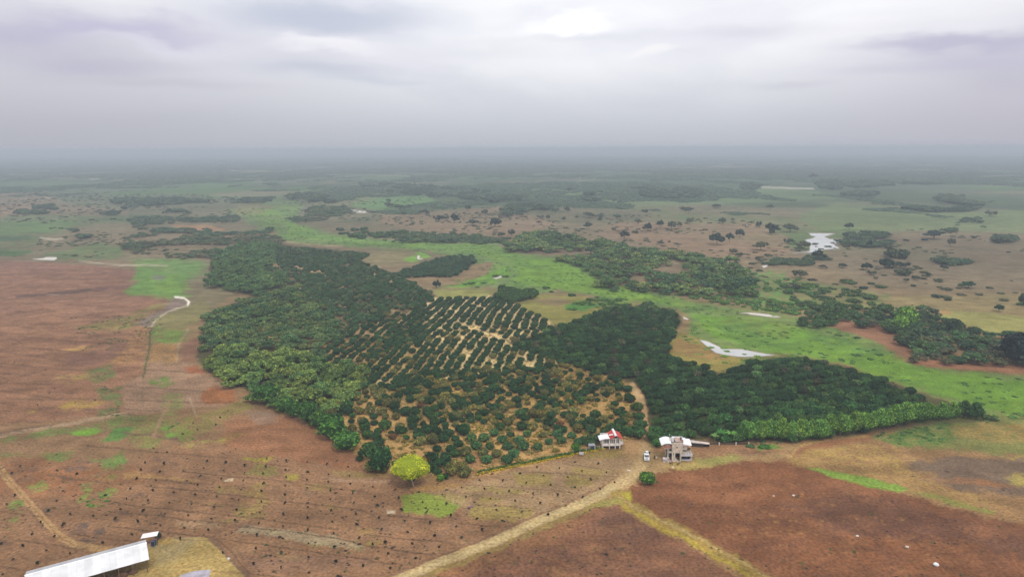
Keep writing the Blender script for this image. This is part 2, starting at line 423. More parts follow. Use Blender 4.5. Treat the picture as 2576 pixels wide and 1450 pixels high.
paint(z8([(1200, 1270), (1400, 1230), (1554, 1180), (1554, 1220), (1420, 1270), (1250, 1310)]), (.24, .30, .045), 4, 12, .9, patchy=.85)
paint([(540, 1110), (600, 1085), (620, 1092), (560, 1120)], (.26, .33, .04), 3, 8, .9)
paint([(420, 1060), (560, 1030), (620, 1000), (640, 1020), (560, 1060), (460, 1110)], (.20, .18, .06), 5, 14, .7, patchy=.7)
paint(z8([(0, 1310), (200, 1330), (230, 1350), (0, 1370)]), (.12, .15, .055), 4, 12, .8, patchy=.7)
paint(z8([(240, 1340), (420, 1320), (480, 1300), (470, 1340), (300, 1375)]), (.12, .18, .05), 4, 12, .8, patchy=.8)
# near brown field
paint([(300, 1150), (640, 1090), (730, 1045), (900, 1130), (960, 1185), (1000, 1210), (1100, 1210), (1200, 1195), (1500, 1137), (1600, 1130), (1640, 1160), (1560, 1240), (1400, 1310), (1200, 1385), (960, 1460), (900, 1700), (-400, 1700), (-400, 1160)], (.235, .132, .082), 8, 12, .9, var=.1)
paint([(560, 1060), (720, 1040), (900, 1140), (940, 1190), (700, 1150), (560, 1120)], (.25, .118, .068), 8, 14, .8)
paint([(620, 1030), (690, 1035), (700, 1060), (640, 1070)], (.26, .18, .15), 6, 10, .6)
paint([(-400, 1170), (100, 1150), (300, 1190), (200, 1260), (60, 1240), (-400, 1260)], (.26, .115, .06), 10, 18, .6, patchy=.8)
paint([(0, 1180), (320, 1170), (420, 1200), (300, 1230), (100, 1215)], (.27, .125, .065), 10, 18, .5, patchy=.7)
spots([(0, 1170), (450, 1150), (440, 1300), (0, 1400)], (.14, .085, .07), 26, 10, 34, 4, .7, 3)
spots([(480, 1160), (1600, 1150), (1400, 1300), (1000, 1440), (500, 1430)], (.29, .17, .10), 70, 12, 50, 4, .5, 5)
spots([(480, 1160), (1600, 1150), (1400, 1300), (1000, 1440), (500, 1430)], (.155, .095, .068), 70, 10, 40, 5, .55, 6)
spots([(480, 1160), (1500, 1150), (1400, 1280), (1000, 1400), (500, 1430)], (.24, .20, .06), 26, 14, 46, 3.5, .55, 8)
for pl in ([(1230, 180), (1250, 160), (1210, 230), (1100, 220)], [(1000, 330), (1130, 280), (1150, 320), (1060, 400), (1000, 370)], [(930, 520), (1020, 400), (1080, 420), (1020, 500), (960, 590)], [(1160, 450), (1330, 340), (1410, 350), (1390, 430), (1240, 490)], [(1050, 570), (1200, 525), (1240, 580), (1160, 610), (1060, 600)], [(60, 580), (260, 510), (350, 600), (300, 635), (100, 620)], [(350, 380), (540, 310), (570, 350), (530, 390), (400, 410)], [(150, 740), (230, 700), (250, 750), (120, 830)], [(80, 880), (140, 870), (130, 900), (90, 900)]):
    paint(z2(pl), (.15, .24, .055), 4, 13, .8, patchy=.8)
paint(z2([(1060, 0), (1500, 0), (1540, 60), (1480, 150), (1230, 150), (1200, 60)]), (.12, .22, .06), 5, 12, .8, patchy=.8)
paint(z2([(1280, 220), (1430, 210), (1400, 280), (1270, 270)]), (.19, .19, .06), 4, 9, .7, patchy=.7)
paint(z2([(540, 0), (840, 0), (760, 60), (560, 50)]), (.14, .2, .06), 4, 9, .8, patchy=.7)
for pl in ([(920, 870), (960, 820), (1090, 800), (1060, 870)], [(1070, 880), (1250, 860), (1310, 900), (1180, 930)], [(930, 1000), (1060, 970), (1200, 1000), (1080, 1040)], [(1360, 740), (1420, 730), (1430, 770), (1370, 780)], [(700, 130), (1000, 100), (1090, 150), (900, 165)], [(900, 50), (1140, 30), (1150, 60), (950, 70)]):
    paint(z2(pl), (.12, .085, .075), 3, 8, .8)
paint(z2([(1470, 200), (1650, 190), (2000, 230), (2385, 260), (2385, 290), (1900, 250), (1500, 240)]), (.32, .20, .09), 5, 8, .8)
paint(z3([(660, 10), (970, 0), (900, 40), (700, 40)]), (.30, .26, .05), 3, 8, .9)
paint(z3([(750, 100), (850, 60), (1000, 100), (1060, 160), (860, 190), (640, 160)]), (.20, .19, .06), 5, 10, .8, patchy=.8)
paint(z3([(1080, 180), (1220, 175), (1200, 235), (1090, 235)]), (.28, .24, .05), 4, 7, .8)
paint(z3([(560, 350), (840, 330), (900, 400), (800, 420)]), (.27, .2, .07), 6, 10, .6)
paint(z3([(1400, 195), (1900, 205), (2140, 230), (2080, 265), (1600, 235)]), (.33, .21, .15), 5, 6, .7)
paint(z3([(1540, 130), (2100, 150), (2000, 200), (1560, 180)]), (.27, .2, .08), 6, 8, .6)
paint(z3([(650, 690), (1000, 710), (1500, 780), (1900, 880), (1860, 900), (1700, 920), (1300, 870), (1000, 800), (600, 745)]), (.315, .26, .185), 5, 8, .7, var=.12)
paint(z3([(1830, 900), (1910, 890), (1900, 940), (1830, 950)]), (.20, .17, .10), 4, 7, .8)
paint(z3([(0, 630), (480, 670), (440, 720), (0, 690)]), (.33, .23, .15), 8, 8, .6)
paint(z3([(470, 225), (570, 205), (560, 235), (480, 245)]), (.55, .47, .36), 2, 4, .9)
paint(z3([(2110, 530), (2190, 530), (2195, 560), (2120, 560)]), (.55, .47, .38), 2, 4, .9)
paint(z3([(1260, 340), (1400, 350), (1350, 395), (1280, 385)]), (.19, .125, .085), 3, 6, .8)
paint(z3([(1950, 620), (2300, 650), (2250, 740), (1960, 720)]), (.20, .12, .085), 6, 10, .6)
paint(z3([(560, 960), (1700, 1000), (2000, 1060), (1500, 1150), (700, 1130)]), (.205, .12, .09), 10, 14, .6)
# green patch in the near field and olive plots
paint(z4([(60, 640), (200, 600), (480, 600), (620, 630), (740, 650), (650, 740), (590, 830), (450, 830), (330, 800), (100, 800), (80, 720)]), (.20, .26, .05), 4, 9, .95, var=.15)
paint(z4([(430, 600), (740, 640), (620, 670), (450, 650)]), (.30, .33, .035), 4, 8, .8)
paint(z4([(690, 540), (800, 520), (900, 560), (860, 580), (740, 575)]), (.27, .25, .045), 3, 7, .9)
paint([(1080, 1235), (1210, 1200), (1500, 1140), (1600, 1150), (1560, 1205), (1430, 1268), (1330, 1305), (1180, 1290)], (.30, .205, .125), 12, 12, .8)
paint(z4([(150, 560), (400, 490), (700, 500), (660, 540), (440, 560), (240, 590)]), (.33, .20, .08), 6, 10, .8)
for pl in ([(900, 540), (1280, 570), (1300, 620), (960, 590)], [(870, 640), (1100, 660), (1080, 700), (850, 700)], [(800, 720), (1460, 770), (1380, 840), (1240, 870), (900, 890), (760, 840)], [(1200, 410), (1620, 420), (1580, 520), (1240, 500)], [(1740, 420), (2060, 440), (1980, 520), (1720, 530)], [(1800, 350), (2200, 370), (2080, 410), (1820, 400)], [(1900, 190), (2390, 150), (2390, 230), (1950, 250)]):
    paint(z4(pl), (.25, .195, .065), 6, 10, .75)
paint(z4([(460, 580), (900, 600), (1500, 640), (1450, 670), (900, 640), (480, 610)]), (.25, .165, .10), 5, 6, .8)
# orchard floor
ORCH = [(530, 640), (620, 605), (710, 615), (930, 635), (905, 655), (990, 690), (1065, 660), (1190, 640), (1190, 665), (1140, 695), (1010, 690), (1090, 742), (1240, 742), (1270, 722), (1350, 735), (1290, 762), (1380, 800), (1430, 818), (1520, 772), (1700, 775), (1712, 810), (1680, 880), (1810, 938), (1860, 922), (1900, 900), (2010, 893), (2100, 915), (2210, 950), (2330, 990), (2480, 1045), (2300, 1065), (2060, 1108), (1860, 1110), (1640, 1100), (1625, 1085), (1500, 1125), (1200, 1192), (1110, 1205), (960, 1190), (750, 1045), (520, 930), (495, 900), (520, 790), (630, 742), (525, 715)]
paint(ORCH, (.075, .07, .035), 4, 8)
O4 = [(930, 975), (1060, 935), (1240, 930), (1400, 905), (1480, 935), (1540, 945), (1590, 970), (1618, 1010), (1630, 1085), (1600, 1100), (1500, 1128), (1330, 1168), (1200, 1195), (1110, 1205), (960, 1190), (850, 1110), (800, 1060), (850, 1010)]
paint(O4, (.44, .28, .12), 8, 14, 1, var=.35)
paint(O4, (.24, .14, .06), 8, 14, .5, patchy=.9)
paint([(1000, 1110), (1400, 1060), (1520, 1100), (1330, 1165), (1180, 1190), (1080, 1190)], (.46, .27, .13), 8, 14, .5, patchy=.6)
paint([(1050, 1160), (1200, 1130), (1260, 1150), (1200, 1190), (1090, 1200)], (.26, .13, .075), 8, 12, .7)
O2c = [(815, 905), (880, 840), (970, 790), (1075, 775), (1070, 860), (960, 870), (930, 985), (850, 985)]
paint(O2c, (.40, .26, .13), 10, 16, .85, patchy=.9)
paint([(700, 650), (930, 660), (1050, 750), (1060, 830), (950, 850), (800, 830), (760, 740)], (.20, .14, .08), 10, 14, .7, patchy=.7)
O1_ = [(700, 640), (930, 655), (1060, 750), (1060, 850), (930, 910), (760, 860), (760, 745)]
O2 = [(1060, 765), (1100, 745), (1240, 745), (1290, 762), (1390, 805), (1380, 830), (1280, 860), (1405, 900), (1405, 920), (1240, 945), (1060, 960), (930, 985), (900, 930), (960, 850)]
paint(O2, (.66, .49, .27), 6, 12, .95, var=.2)
paint([(930, 860), (1060, 850), (1100, 940), (1000, 960), (900, 940)], (.36, .22, .08), 8, 14, .7)
paint([(650, 800), (780, 800), (880, 830), (860, 870), (740, 870), (640, 860)], (.36, .22, .12), 3, 10, .9, patchy=.8)
spots(O1_, (.46, .31, .17), 110, 6, 26, 2.5, .9, 31, .3)
paint(zf2([(330, 1080), (480, 1080), (720, 1090), (720, 1150), (880, 1220), (1000, 1280), (1100, 1350), (1210, 1410), (1110, 1410), (1040, 1330), (800, 1290), (690, 1230), (560, 1110), (340, 1190)]), (.46, .29, .15), 2, 8, .9)
# green flood plain
FP = [(595, 530), (720, 515), (760, 520), (735, 548), (770, 570), (850, 590), (960, 602), (1250, 612), (1290, 636), (1400, 645), (1470, 655), (1500, 700), (1530, 722), (1680, 735), (1730, 755), (1860, 775), (2010, 800), (2130, 832), (2210, 862), (2260, 900), (2320, 915), (2420, 932), (2650, 950), (2900, 960), (2900, 1100), (2575, 1065), (2480, 1045), (2340, 990), (2200, 945), (2100, 908), (2010, 892), (1910, 900), (1830, 935), (1760, 910), (1720, 850), (1740, 800), (1690, 775), (1600, 758), (1520, 775), (1500, 745), (1400, 728), (1350, 738), (1240, 722), (1120, 722), (1150, 700), (1230, 690), (1190, 660), (1080, 632), (950, 622), (730, 612), (700, 590), (650, 560)]
paint(FP, (.15, .21, .07), 9, 16, 1, var=.12)
paint([(720, 545), (800, 590), (960, 606), (1250, 618), (1300, 640), (1400, 655), (1500, 690), (1540, 730), (1400, 722), (1270, 720), (1290, 690), (1280, 655), (1100, 625), (850, 608), (720, 590)], (.16, .26, .06), 6, 14, .8)
paint([(1290, 650), (1420, 652), (1490, 700), (1640, 740), (1720, 770), (1600, 755), (1500, 742), (1300, 712)], (.17, .29, .04), 6, 14, .8)
paint([(1740, 790), (1900, 800), (2100, 850), (2220, 890), (2300, 925), (2575, 960), (2900, 970), (2900, 1090), (2575, 1050), (2400, 1000), (2200, 940), (2050, 895), (1900, 880), (1790, 840)], (.135, .27, .035), 6, 16, .85)
paint([(1860, 790), (2000, 815), (1980, 850), (1880, 840), (1800, 810)], (.14, .18, .05), 6, 14, .7, patchy=.7)
paint([(1790, 810), (1900, 840), (2000, 850), (1960, 870), (1850, 860)], (.11, .2, .045), 6, 14, .7)
paint([(2020, 830), (2130, 850), (2230, 890), (2180, 895), (2060, 860)], (.085, .17, .05), 4, 14, .8, patchy=.8)
paint([(2000, 1035), (2480, 1040), (2575, 1060), (2575, 1075), (2400, 1070)], (.10, .15, .05), 4, 10, .5)
spots(FP, (.095, .18, .05), 90, 14, 60, 6, .6, 11)
spots(FP, (.19, .30, .045), 60, 20, 70, 6, .5, 12)
# olive islands in the flood plain
paint([(905, 650), (950, 628), (1030, 625), (1050, 632), (1010, 660), (990, 668), (930, 668)], (.21, .17, .085), 3, 6)
paint([(1010, 655), (1060, 632), (1085, 645), (1040, 660)], (.17, .30, .05), 3, 6)
paint([(1000, 700), (1020, 690), (1140, 692), (1200, 662), (1240, 658), (1230, 690), (1150, 715), (1090, 712)], (.24, .165, .09), 3, 7)
paint([(1090, 728), (1180, 726), (1250, 730), (1220, 748), (1100, 750)], (.22, .21, .07), 4, 8)
paint([(1120, 722), (1200, 700), (1275, 668), (1285, 690), (1230, 712), (1180, 722)], (.15, .28, .04), 3, 10)
paint([(1290, 770), (1350, 738), (1430, 742), (1510, 755), (1520, 790), (1500, 812), (1400, 815), (1340, 790)], (.22, .20, .06), 4, 9)
paint([(1330, 755), (1400, 745), (1440, 760), (1400, 770)], (.22, .16, .09), 4, 8, .8)
paint([(1420, 770), (1460, 755), (1515, 765), (1470, 782), (1425, 780)], (.08, .19, .04), 3, 8)
paint([(1670, 870), (1700, 835), (1760, 850), (1790, 880), (1880, 900), (1820, 938), (1750, 925), (1680, 890)], (.24, .20, .065), 4, 9)
paint([(1680, 880), (1705, 848), (1770, 870), (1830, 900), (1780, 905)], (.26, .165, .075), 5, 10, .8)
# brown banks at the right
paint([(2080, 820), (2130, 803), (2160, 810), (2210, 812), (2260, 845), (2300, 870), (2300, 905), (2275, 900), (2225, 868), (2150, 838)], (.25, .13, .085), 3, 7)
paint([(2270, 905), (2400, 900), (2575, 918), (2900, 940), (2900, 965), (2575, 940), (2400, 930), (2310, 920)], (.29, .145, .09), 3, 5)
paint([(2330, 782), (2430, 780), (2530, 790), (2700, 810), (2700, 850), (2530, 842), (2480, 835), (2420, 815), (2350, 792)], (.25, .235, .085), 2, 3)
paint([(2330, 780), (2380, 780), (2400, 790), (2350, 790)], (.38, .22, .11), 3, 4, .8)
paint([(2000, 790), (2050, 760), (2200, 745), (2575, 740), (2900, 760), (2900, 800), (2530, 785), (2330, 778), (2200, 782)], (.23, .18, .085), 6, 10, .8)
paint([(1960, 700), (2100, 715), (2250, 740), (2200, 770), (2050, 785), (1950, 760)], (.13, .19, .055), 6, 14, .7, patchy=.8)
paint([(1880, 680), (1980, 680), (2010, 770), (1950, 790), (1860, 770)], (.10, .22, .05), 6, 14, .8, patchy=.9)
# right savanna
paint([(1240, 520), (1600, 500), (1900, 520), (2100, 540), (2100, 575), (1800, 600), (1300, 560)], (.22, .165, .10), 14, 20, .6, patchy=.7)
paint([(1560, 560), (1900, 560), (1990, 600), (1980, 640), (1800, 650), (1500, 590)], (.26, .165, .10), 12, 18, .7)
paint([(2010, 540), (2100, 510), (2400, 530), (2800, 530), (2800, 590), (2300, 580), (2130, 590), (2040, 570)], (.15, .19, .08), 10, 14, .8)
paint([(2100, 600), (2300, 590), (2800, 600), (2800, 740), (2300, 730), (2140, 700), (2060, 660)], (.19, .145, .09), 12, 16, .8)
paint([(1300, 470), (1700, 480), (1900, 470), (2050, 480), (2100, 500), (1900, 510), (1700, 515), (1500, 520), (1350, 500)], (.14, .19, .085), 10, 14, .7)
paint([(880, 495), (1060, 490), (1100, 505), (960, 530), (890, 520)], (.13, .23, .075), 5, 8, .8)
paint([(760, 495), (900, 490), (1000, 480), (980, 492), (850, 520), (780, 515)], (.19, .18, .09), 8, 12, .7)
paint([(960, 540), (1250, 520), (1400, 560), (1300, 600), (1100, 590), (960, 560)], (.25, .165, .10), 12, 16, .7)
paint([(600, 500), (690, 520), (650, 540), (590, 545)], (.22, .17, .09), 6, 10, .6)
paint([(0, 512), (120, 512), (130, 535), (0, 545)], (.27, .18, .11), 4, 8, .7)
# --- right front
paint([(1640, 1105), (1900, 1110), (2190, 1092), (2480, 1060), (2900, 1070), (2900, 1700), (1900, 1700), (1560, 1240), (1620, 1150)], (.25, .15, .08), 8, 12)
paint([(1560, 1230), (1700, 1172), (1850, 1160), (2010, 1160), (2100, 1180), (2300, 1250), (2520, 1310), (2900, 1380), (2900, 1700), (2000, 1700), (1900, 1450), (1750, 1340), (1600, 1270)], RED, 6, 12, 1, var=.12)
paint([(1620, 1190), (1900, 1165), (2200, 1230), (2100, 1260), (1750, 1260)], (.215, .095, .052), 14, 20, .6)
paint([(1950, 1270), (2150, 1230), (2350, 1290), (2700, 1370), (2700, 1430), (2400, 1370), (2100, 1340)], (.135, .068, .05), 16, 24, .75)
paint([(2000, 1360), (2400, 1350), (2600, 1420), (2300, 1450), (2000, 1430)], (.24, .105, .055), 16, 24, .6, patchy=.8)
paint([(2600, 1350), (2400, 1330), (2300, 1310), (2500, 1330)], (.28, .12, .055), 10, 20, .5, patchy=.8)
spots([(1700, 1180), (2200, 1220), (2500, 1330), (2500, 1450), (1900, 1450), (1700, 1300)], (.13, .06, .045), 60, 14, 70, 5, .5, 15)
spots([(1700, 1180), (2200, 1220), (2500, 1330), (2500, 1450), (1900, 1450), (1700, 1300)], (.26, .12, .065), 60, 14, 70, 5, .45, 16)
spots([(1830, 1230), (2150, 1220), (2250, 1320), (1950, 1350), (1820, 1330)], (.42, .22, .08), 34, 3, 9, 3, .6, 17, .3)
spots([(1800, 1300), (2300, 1300), (2350, 1430), (2200, 1420), (1850, 1350)], (.42, .22, .09), 20, 3, 9, 2.4, .55, 18, .3)
# front triangle
paint([(1560, 1272), (1620, 1310), (1750, 1380), (1860, 1460), (1950, 1700), (900, 1700), (1020, 1470), (1240, 1390), (1440, 1290), (1500, 1272)], (.185, .09, .06), 6, 10, 1, var=.15)
paint([(1080, 1430), (1250, 1370), (1430, 1300), (1500, 1290), (1420, 1350), (1200, 1430), (1100, 1470)], (.225, .115, .062), 10, 16, .7)
paint([(1530, 1280), (1580, 1290), (1680, 1350), (1600, 1360), (1500, 1320)], (.13, .07, .055), 8, 14, .7)
spots([(1550, 1290), (1850, 1460), (1100, 1460), (1300, 1370)], (.12, .065, .05), 60, 12, 60, 4, .5, 21)
spots([(1550, 1290), (1850, 1460), (1100, 1460), (1300, 1370)], (.25, .13, .07), 50, 12, 50, 4, .4, 22)
# yard round the houses
paint([(1560, 1120), (1600, 1098), (1625, 1085), (1640, 1100), (1660, 1110), (1740, 1140), (1860, 1130), (2000, 1120), (1980, 1150), (1850, 1160), (1720, 1175), (1640, 1190), (1560, 1240), (1480, 1260), (1540, 1200), (1590, 1160)], (.32, .215, .115), 8, 12)
paint([(1570, 1110), (1610, 1092), (1640, 1110), (1650, 1140), (1600, 1150), (1560, 1140)], (.36, .22, .12), 6, 8, .8)
paint([(1640, 1120), (1690, 1120), (1670, 1138), (1640, 1135)], (.27, .13, .075), 5, 6, .7)
paint([(1750, 1115), (1850, 1115), (1960, 1125), (2000, 1140), (1860, 1145), (1770, 1150), (1740, 1135)], (.24, .13, .08), 6, 10, .8)
paint([(1820, 1130), (1900, 1125), (1940, 1140), (1850, 1148)], (.15, .085, .06), 6, 10, .6, patchy=.8)
paint([(1750, 1155), (1840, 1140), (1870, 1155), (1790, 1170), (1700, 1185)], (.25, .25, .08), 6, 12, .8)
paint([(1660, 1175), (1720, 1160), (1800, 1165), (1720, 1182)], (.33, .25, .10), 5, 10, .8)
paint([(1900, 1120), (1945, 1117), (1965, 1128), (1910, 1130)], (.09, .2, .04), 3, 6, .9)
# knoll and dry grass on the right
paint([(1990, 1140), (2030, 1112), (2110, 1098), (2190, 1092), (2210, 1100), (2140, 1112), (2060, 1125), (2010, 1150)], (.27, .13, .072), 4, 8, .95)
line([(1985, 1150), (2005, 1125), (2045, 1110), (2100, 1100), (2180, 1095)], 6, (.40, .27, .12), .8, 3, 3)
paint([(2020, 1135), (2130, 1118), (2260, 1130), (2330, 1170), (2300, 1190), (2420, 1230), (2500, 1260), (2480, 1280), (2300, 1230), (2100, 1175), (1980, 1165)], (.31, .215, .08), 6, 14, .85, patchy=.95)
paint([(1990, 1140), (2100, 1150), (2250, 1190), (2500, 1260), (2560, 1290), (2400, 1260), (2200, 1210), (2010, 1165)], (.29, .18, .085), 8, 12, .7)
paint([(2190, 1100), (2300, 1070), (2420, 1050), (2500, 1040), (2900, 1060), (2900, 1150), (2575, 1145), (2400, 1130), (2250, 1120)], (.17, .18, .065), 6, 12, .95)
paint([(2200, 1100), (2350, 1062), (2430, 1058), (2400, 1100), (2330, 1125), (2240, 1115)], (.09, .17, .045), 5, 14, .85, patchy=.85)
paint([(2400, 1070), (2575, 1060), (2800, 1080), (2700, 1110), (2500, 1110), (2390, 1095)], (.33, .22, .085), 6, 14, .75, patchy=.8)
paint([(2540, 1150), (2575, 1145), (2900, 1150), (2900, 1165), (2560, 1160)], (.40, .30, .06), 3, 6, .9)
paint([(2290, 1160), (2380, 1150), (2600, 1150), (2900, 1165), (2900, 1260), (2600, 1250), (2420, 1230), (2340, 1190), (2290, 1175)], (.14, .10, .082), 6, 14, .9)
paint([(2520, 1195), (2575, 1185), (2800, 1200), (2800, 1240), (2560, 1225)], (.27, .22, .07), 4, 12, .85, patchy=.7)
paint([(2360, 1205), (2480, 1205), (2575, 1225), (2500, 1225)], (.26, .12, .06), 5, 10, .7)
paint([(2025, 1172), (2060, 1175), (2200, 1205), (2290, 1228), (2260, 1235), (2180, 1222), (2080, 1195)], (.16, .26, .05), 3, 6, .95, var=.2)
paint([(2280, 1230), (2370, 1245), (2450, 1270), (2510, 1285), (2490, 1288), (2400, 1270), (2320, 1245)], (.20, .21, .06), 3, 6, .85)
# tan yard by the shed
paint([(360, 1380), (395, 1355), (520, 1350), (560, 1390), (625, 1452), (700, 1600), (700, 1700), (100, 1700), (200, 1452)], (.36, .26, .11), 3, 3, 1, var=.08)
paint([(380, 1370), (440, 1350), (500, 1352), (450, 1400), (390, 1420)], (.30, .24, .14), 10, 12, .7)
paint([(515, 1348), (540, 1352), (600, 1420), (640, 1455), (620, 1455), (560, 1390)], (.185, .115, .085), 3, 3, .9)
paint([(400, 1355), (440, 1352), (430, 1365), (400, 1370)], (.42, .27, .08), 3, 8, .6)
# --- roads and tracks
ROADP = [(960, 1470), (1010, 1450), (1120, 1405), (1240, 1360), (1330, 1318), (1430, 1278), (1510, 1240), (1570, 1205), (1610, 1175), (1625, 1150), (1628, 1120), (1628, 1100)]
line([(a, b + 2) for a, b in [(700, 1580), (850, 1515)] + ROADP[:9]], 24, (.40, .30, .17), 1, 2, 2.2)
line([(a, b + 2) for a, b in [(700, 1580), (850, 1515)] + ROADP[:8]], 7, (.47, .37, .22), .5, 2, 3)
line([(a - 5, b - 14) for a, b in ROADP[1:8]], 5, (.17, .10, .07), .6, 6, 2, .12)
line([(a + 8, b + 19) for a, b in ROADP[1:7]], 12, (.24, .19, .07), .7, 8, 5)
line([(1560, 1212), (1600, 1180), (1622, 1150), (1628, 1120)], 30, (.38, .27, .155), .85, 4, 7)
line([(1627, 1105), (1624, 1085), (1622, 1050), (1619, 1020), (1612, 995), (1598, 975), (1588, 968)], 14, (.40, .25, .14), 1, 2, 2)
line([(1590, 968), (1600, 985), (1612, 1010)], 15, (.42, .29, .17), 1, 5, 3)
line(z2([(-500, -400), (-200, -120), (0, 130), (100, 270), (260, 450), (450, 660), (620, 840), (740, 965), (900, 1050), (1300, 1120), (1700, 1180)]), 19, (.36, .225, .12), 1, 3, 2.5)
line(z2([(0, 140), (260, 455), (620, 850), (740, 980), (900, 1060)]), 4, (.24, .14, .08), .8, 3, 1.5)
line([(1552, 1245), (1580, 1270), (1640, 1305), (1720, 1340), (1790, 1380), (1870, 1425), (1930, 1460), (2050, 1530)], 32, (.27, .19, .06), .9, 9, 6)
line([(1548, 1250), (1580, 1275), (1640, 1312), (1720, 1350), (1790, 1392), (1860, 1432), (1910, 1470)], 8, (.34, .27, .04), .6, 9, 4)
line([(1556, 1245), (1590, 1270), (1650, 1300), (1730, 1338), (1800, 1376), (1880, 1420), (1940, 1455)], 6, (.34, .25, .13), .7, 4, 2)
paint([(1562, 1238), (1585, 1232), (1590, 1255), (1572, 1252)], (.33, .28, .05), 3, 5)
paint([(1470, 1270), (1550, 1245), (1570, 1265), (1500, 1278)], (.24, .21, .07), 4, 8, .9)
# furrows and dry ditches
FUR = []
for pl in ([(60, 140), (520, 190), (900, 222), (1170, 250)], [(0, 310), (500, 372), (920, 425)], [(1040, 432), (1600, 495), (1870, 535), (1990, 590)], [(0, 530), (420, 570), (730, 600), (1100, 655), (1620, 722)], [(0, 620), (500, 662)], [(0, 768), (390, 808), (900, 880), (1400, 955), (1720, 998), (2100, 1065), (2200, 1072)], [(1280, 268), (1600, 315), (1910, 345)], [(590, 690), (1150, 745), (1700, 830), (1910, 885)], [(1910, 885), (2250, 935), (2560, 975)], [(1910, 770), (2250, 815), (2576, 840)], [(0, 245), (370, 270)], [(2140, 585), (2576, 630)], [(700, 1160), (1000, 1200)], [(390, 815), (560, 960), (640, 1080), (720, 1158)], [(740, 580), (850, 540), (870, 480)], [(890, 60), (1130, 90)], [(240, 480), (460, 495)]):
    FUR.append((z3(pl), 3.0, .85))
for pl in ([(740, 515), (1150, 540), (1560, 570), (1850, 600)], [(800, 707), (1150, 740), (1490, 765)], [(0, 825), (250, 845), (500, 900)], [(660, 905), (1080, 942)], [(0, 1172), (200, 1200), (430, 1210)], [(0, 1050), (380, 1078), (570, 1108)], [(1310, 390), (1760, 405), (2200, 430)], [(1700, 300), (1900, 325), (2100, 355)]):
    FUR.append((z4(pl), 2.6, .7))
for pl in ([(570, 210), (850, 255), (1100, 280), (1310, 297)], [(1740, 350), (2000, 360), (2385, 405)], [(1250, 520), (1590, 575), (2385, 660)], [(220, 995), (600, 1050), (1060, 1112)], [(860, 925), (1150, 960), (1650, 1020)], [(1540, 680), (1900, 700), (2385, 765)], [(1340, 840), (1900, 890), (2385, 945)], [(0, 650), (200, 680), (480, 715)], [(0, 1315), (290, 1360)], [(610, 1240), (850, 1170), (930, 1130)], [(1720, 250), (2385, 320)]):
    FUR.append((z2(pl), 3.0, .8))
for pl in ([(-200, 635), (0, 655), (150, 672), (430, 715)], [(0, 865), (90, 825), (300, 770)], [(-200, 880), (0, 907), (200, 937), (410, 968)], [(80, 862), (370, 868)], [(180, 625), (520, 655)], [(0, 555), (90, 570), (150, 600)], [(120, 550), (440, 580), (740, 605), (850, 603)], [(800, 878), (1050, 893), (1350, 912)], [(830, 965), (1200, 985), (1540, 985)], [(830, 1030), (1050, 1042)], [(510, 1265), (700, 1280), (1060, 1315), (1500, 1350)], [(0, 795), (140, 800)], [(0, 730), (200, 745)], [(0, 985), (110, 1005)], [(300, 770), (600, 775)], [(960, 768), (1280, 790)]):
    FUR.append((z8(pl), 2.8, .75))
for pl, w, a in FUR:
    line(pl, w * .9, (.10, .06, .043), a * .85, 2.5, 1.3, .15)
q = np.random.default_rng(5)
for k in range(90):            # fine cracks over the left field
    x, y = q.uniform(-60, 330), q.uniform(760, 1090)
    L = q.uniform(20, 110)
    line([(x, y), (x + L * .5, y + L * q.uniform(-.02, .06)), (x + L, y + L * q.uniform(-.03, .12))], 2.2, (.11, .068, .05), .5, 5, 1.2)
for k in range(150):           # scratches of the plough over the near fields
    x, y = q.uniform(430, 1500), q.uniform(1170, 1440)
    L = q.uniform(20, 90)
    if y > 1450 - (x - 1000) * .45 and x > 1000: continue
    line([(x, y), (x + L * .5, y + L * .07), (x + L, y + L * q.uniform(.06, .16))], 2.2, (.14, .08, .055), .45, 5, 1.3)
line(z4([(390, 1115), (560, 950), (780, 740), (860, 640)]), 9, (.21, .125, .09), .7, 6, 4)
line(z4([(1570, 640), (1640, 520), (1720, 400), (1760, 340)]), 9, (.23, .15, .10), .6, 6, 4)
line(z8([(830, 1185), (1000, 1205), (1160, 1230)]), 6, (.14, .085, .07), .8, 5)
line(z8([(990, 490), (985, 600), (960, 740), (945, 820)]), 4, (.05, .075, .035), .85, 3)
line(z8([(945, 820), (935, 1000)]), 3, (.13, .11, .07), .5, 3)
line(z8([(1150, 293), (1210, 300), (1243, 325), (1235, 348)]), 4.5, (.78, .72, .66), 1, 1, 1.3)
line(z8([(1235, 348), (1100, 390), (1020, 450), (992, 488)]), 3, (.5, .42, .35), .8, 2)
line(z8([(1010, 1210), (1060, 1090), (1110, 990)]), 8, (.30, .185, .13), .7, 4, 3)
line(z8([(1240, 940), (1270, 1010), (1290, 1080)]), 4, (.36, .27, .2), .6, 3)
line(z8([(1160, 720), (1175, 600), (1240, 500)]), 5, (.33, .22, .16), .6, 3)
line(z8([(110, 290), (400, 268), (700, 240)]), 8, (.09, .055, .05), .85, 6, 3)
line(z8([(600, 245), (700, 236), (830, 222), (890, 208)]), 4, (.2, .1, .08), .8, 4)
paint(z8([(280, 275), (370, 272), (400, 280), (320, 284)]), (.35, .22, .16), 2, 4, .7)
line([(690, 603), (760, 612), (860, 620)], 3, (.42, .29, .17), .7, 3)
line([(1100, 720), (1180, 712), (1240, 700), (1290, 672)], 2.5, (.07, .11, .05), .7, 5)
line([(925, 627), (1060, 632), (1090, 645)], 2.5, (.06, .12, .05), .7, 3)
line([(1900, 1110), (2100, 1100), (2300, 1068), (2470, 1055)], 10, (.08, .06, .045), .6, 5, 4)
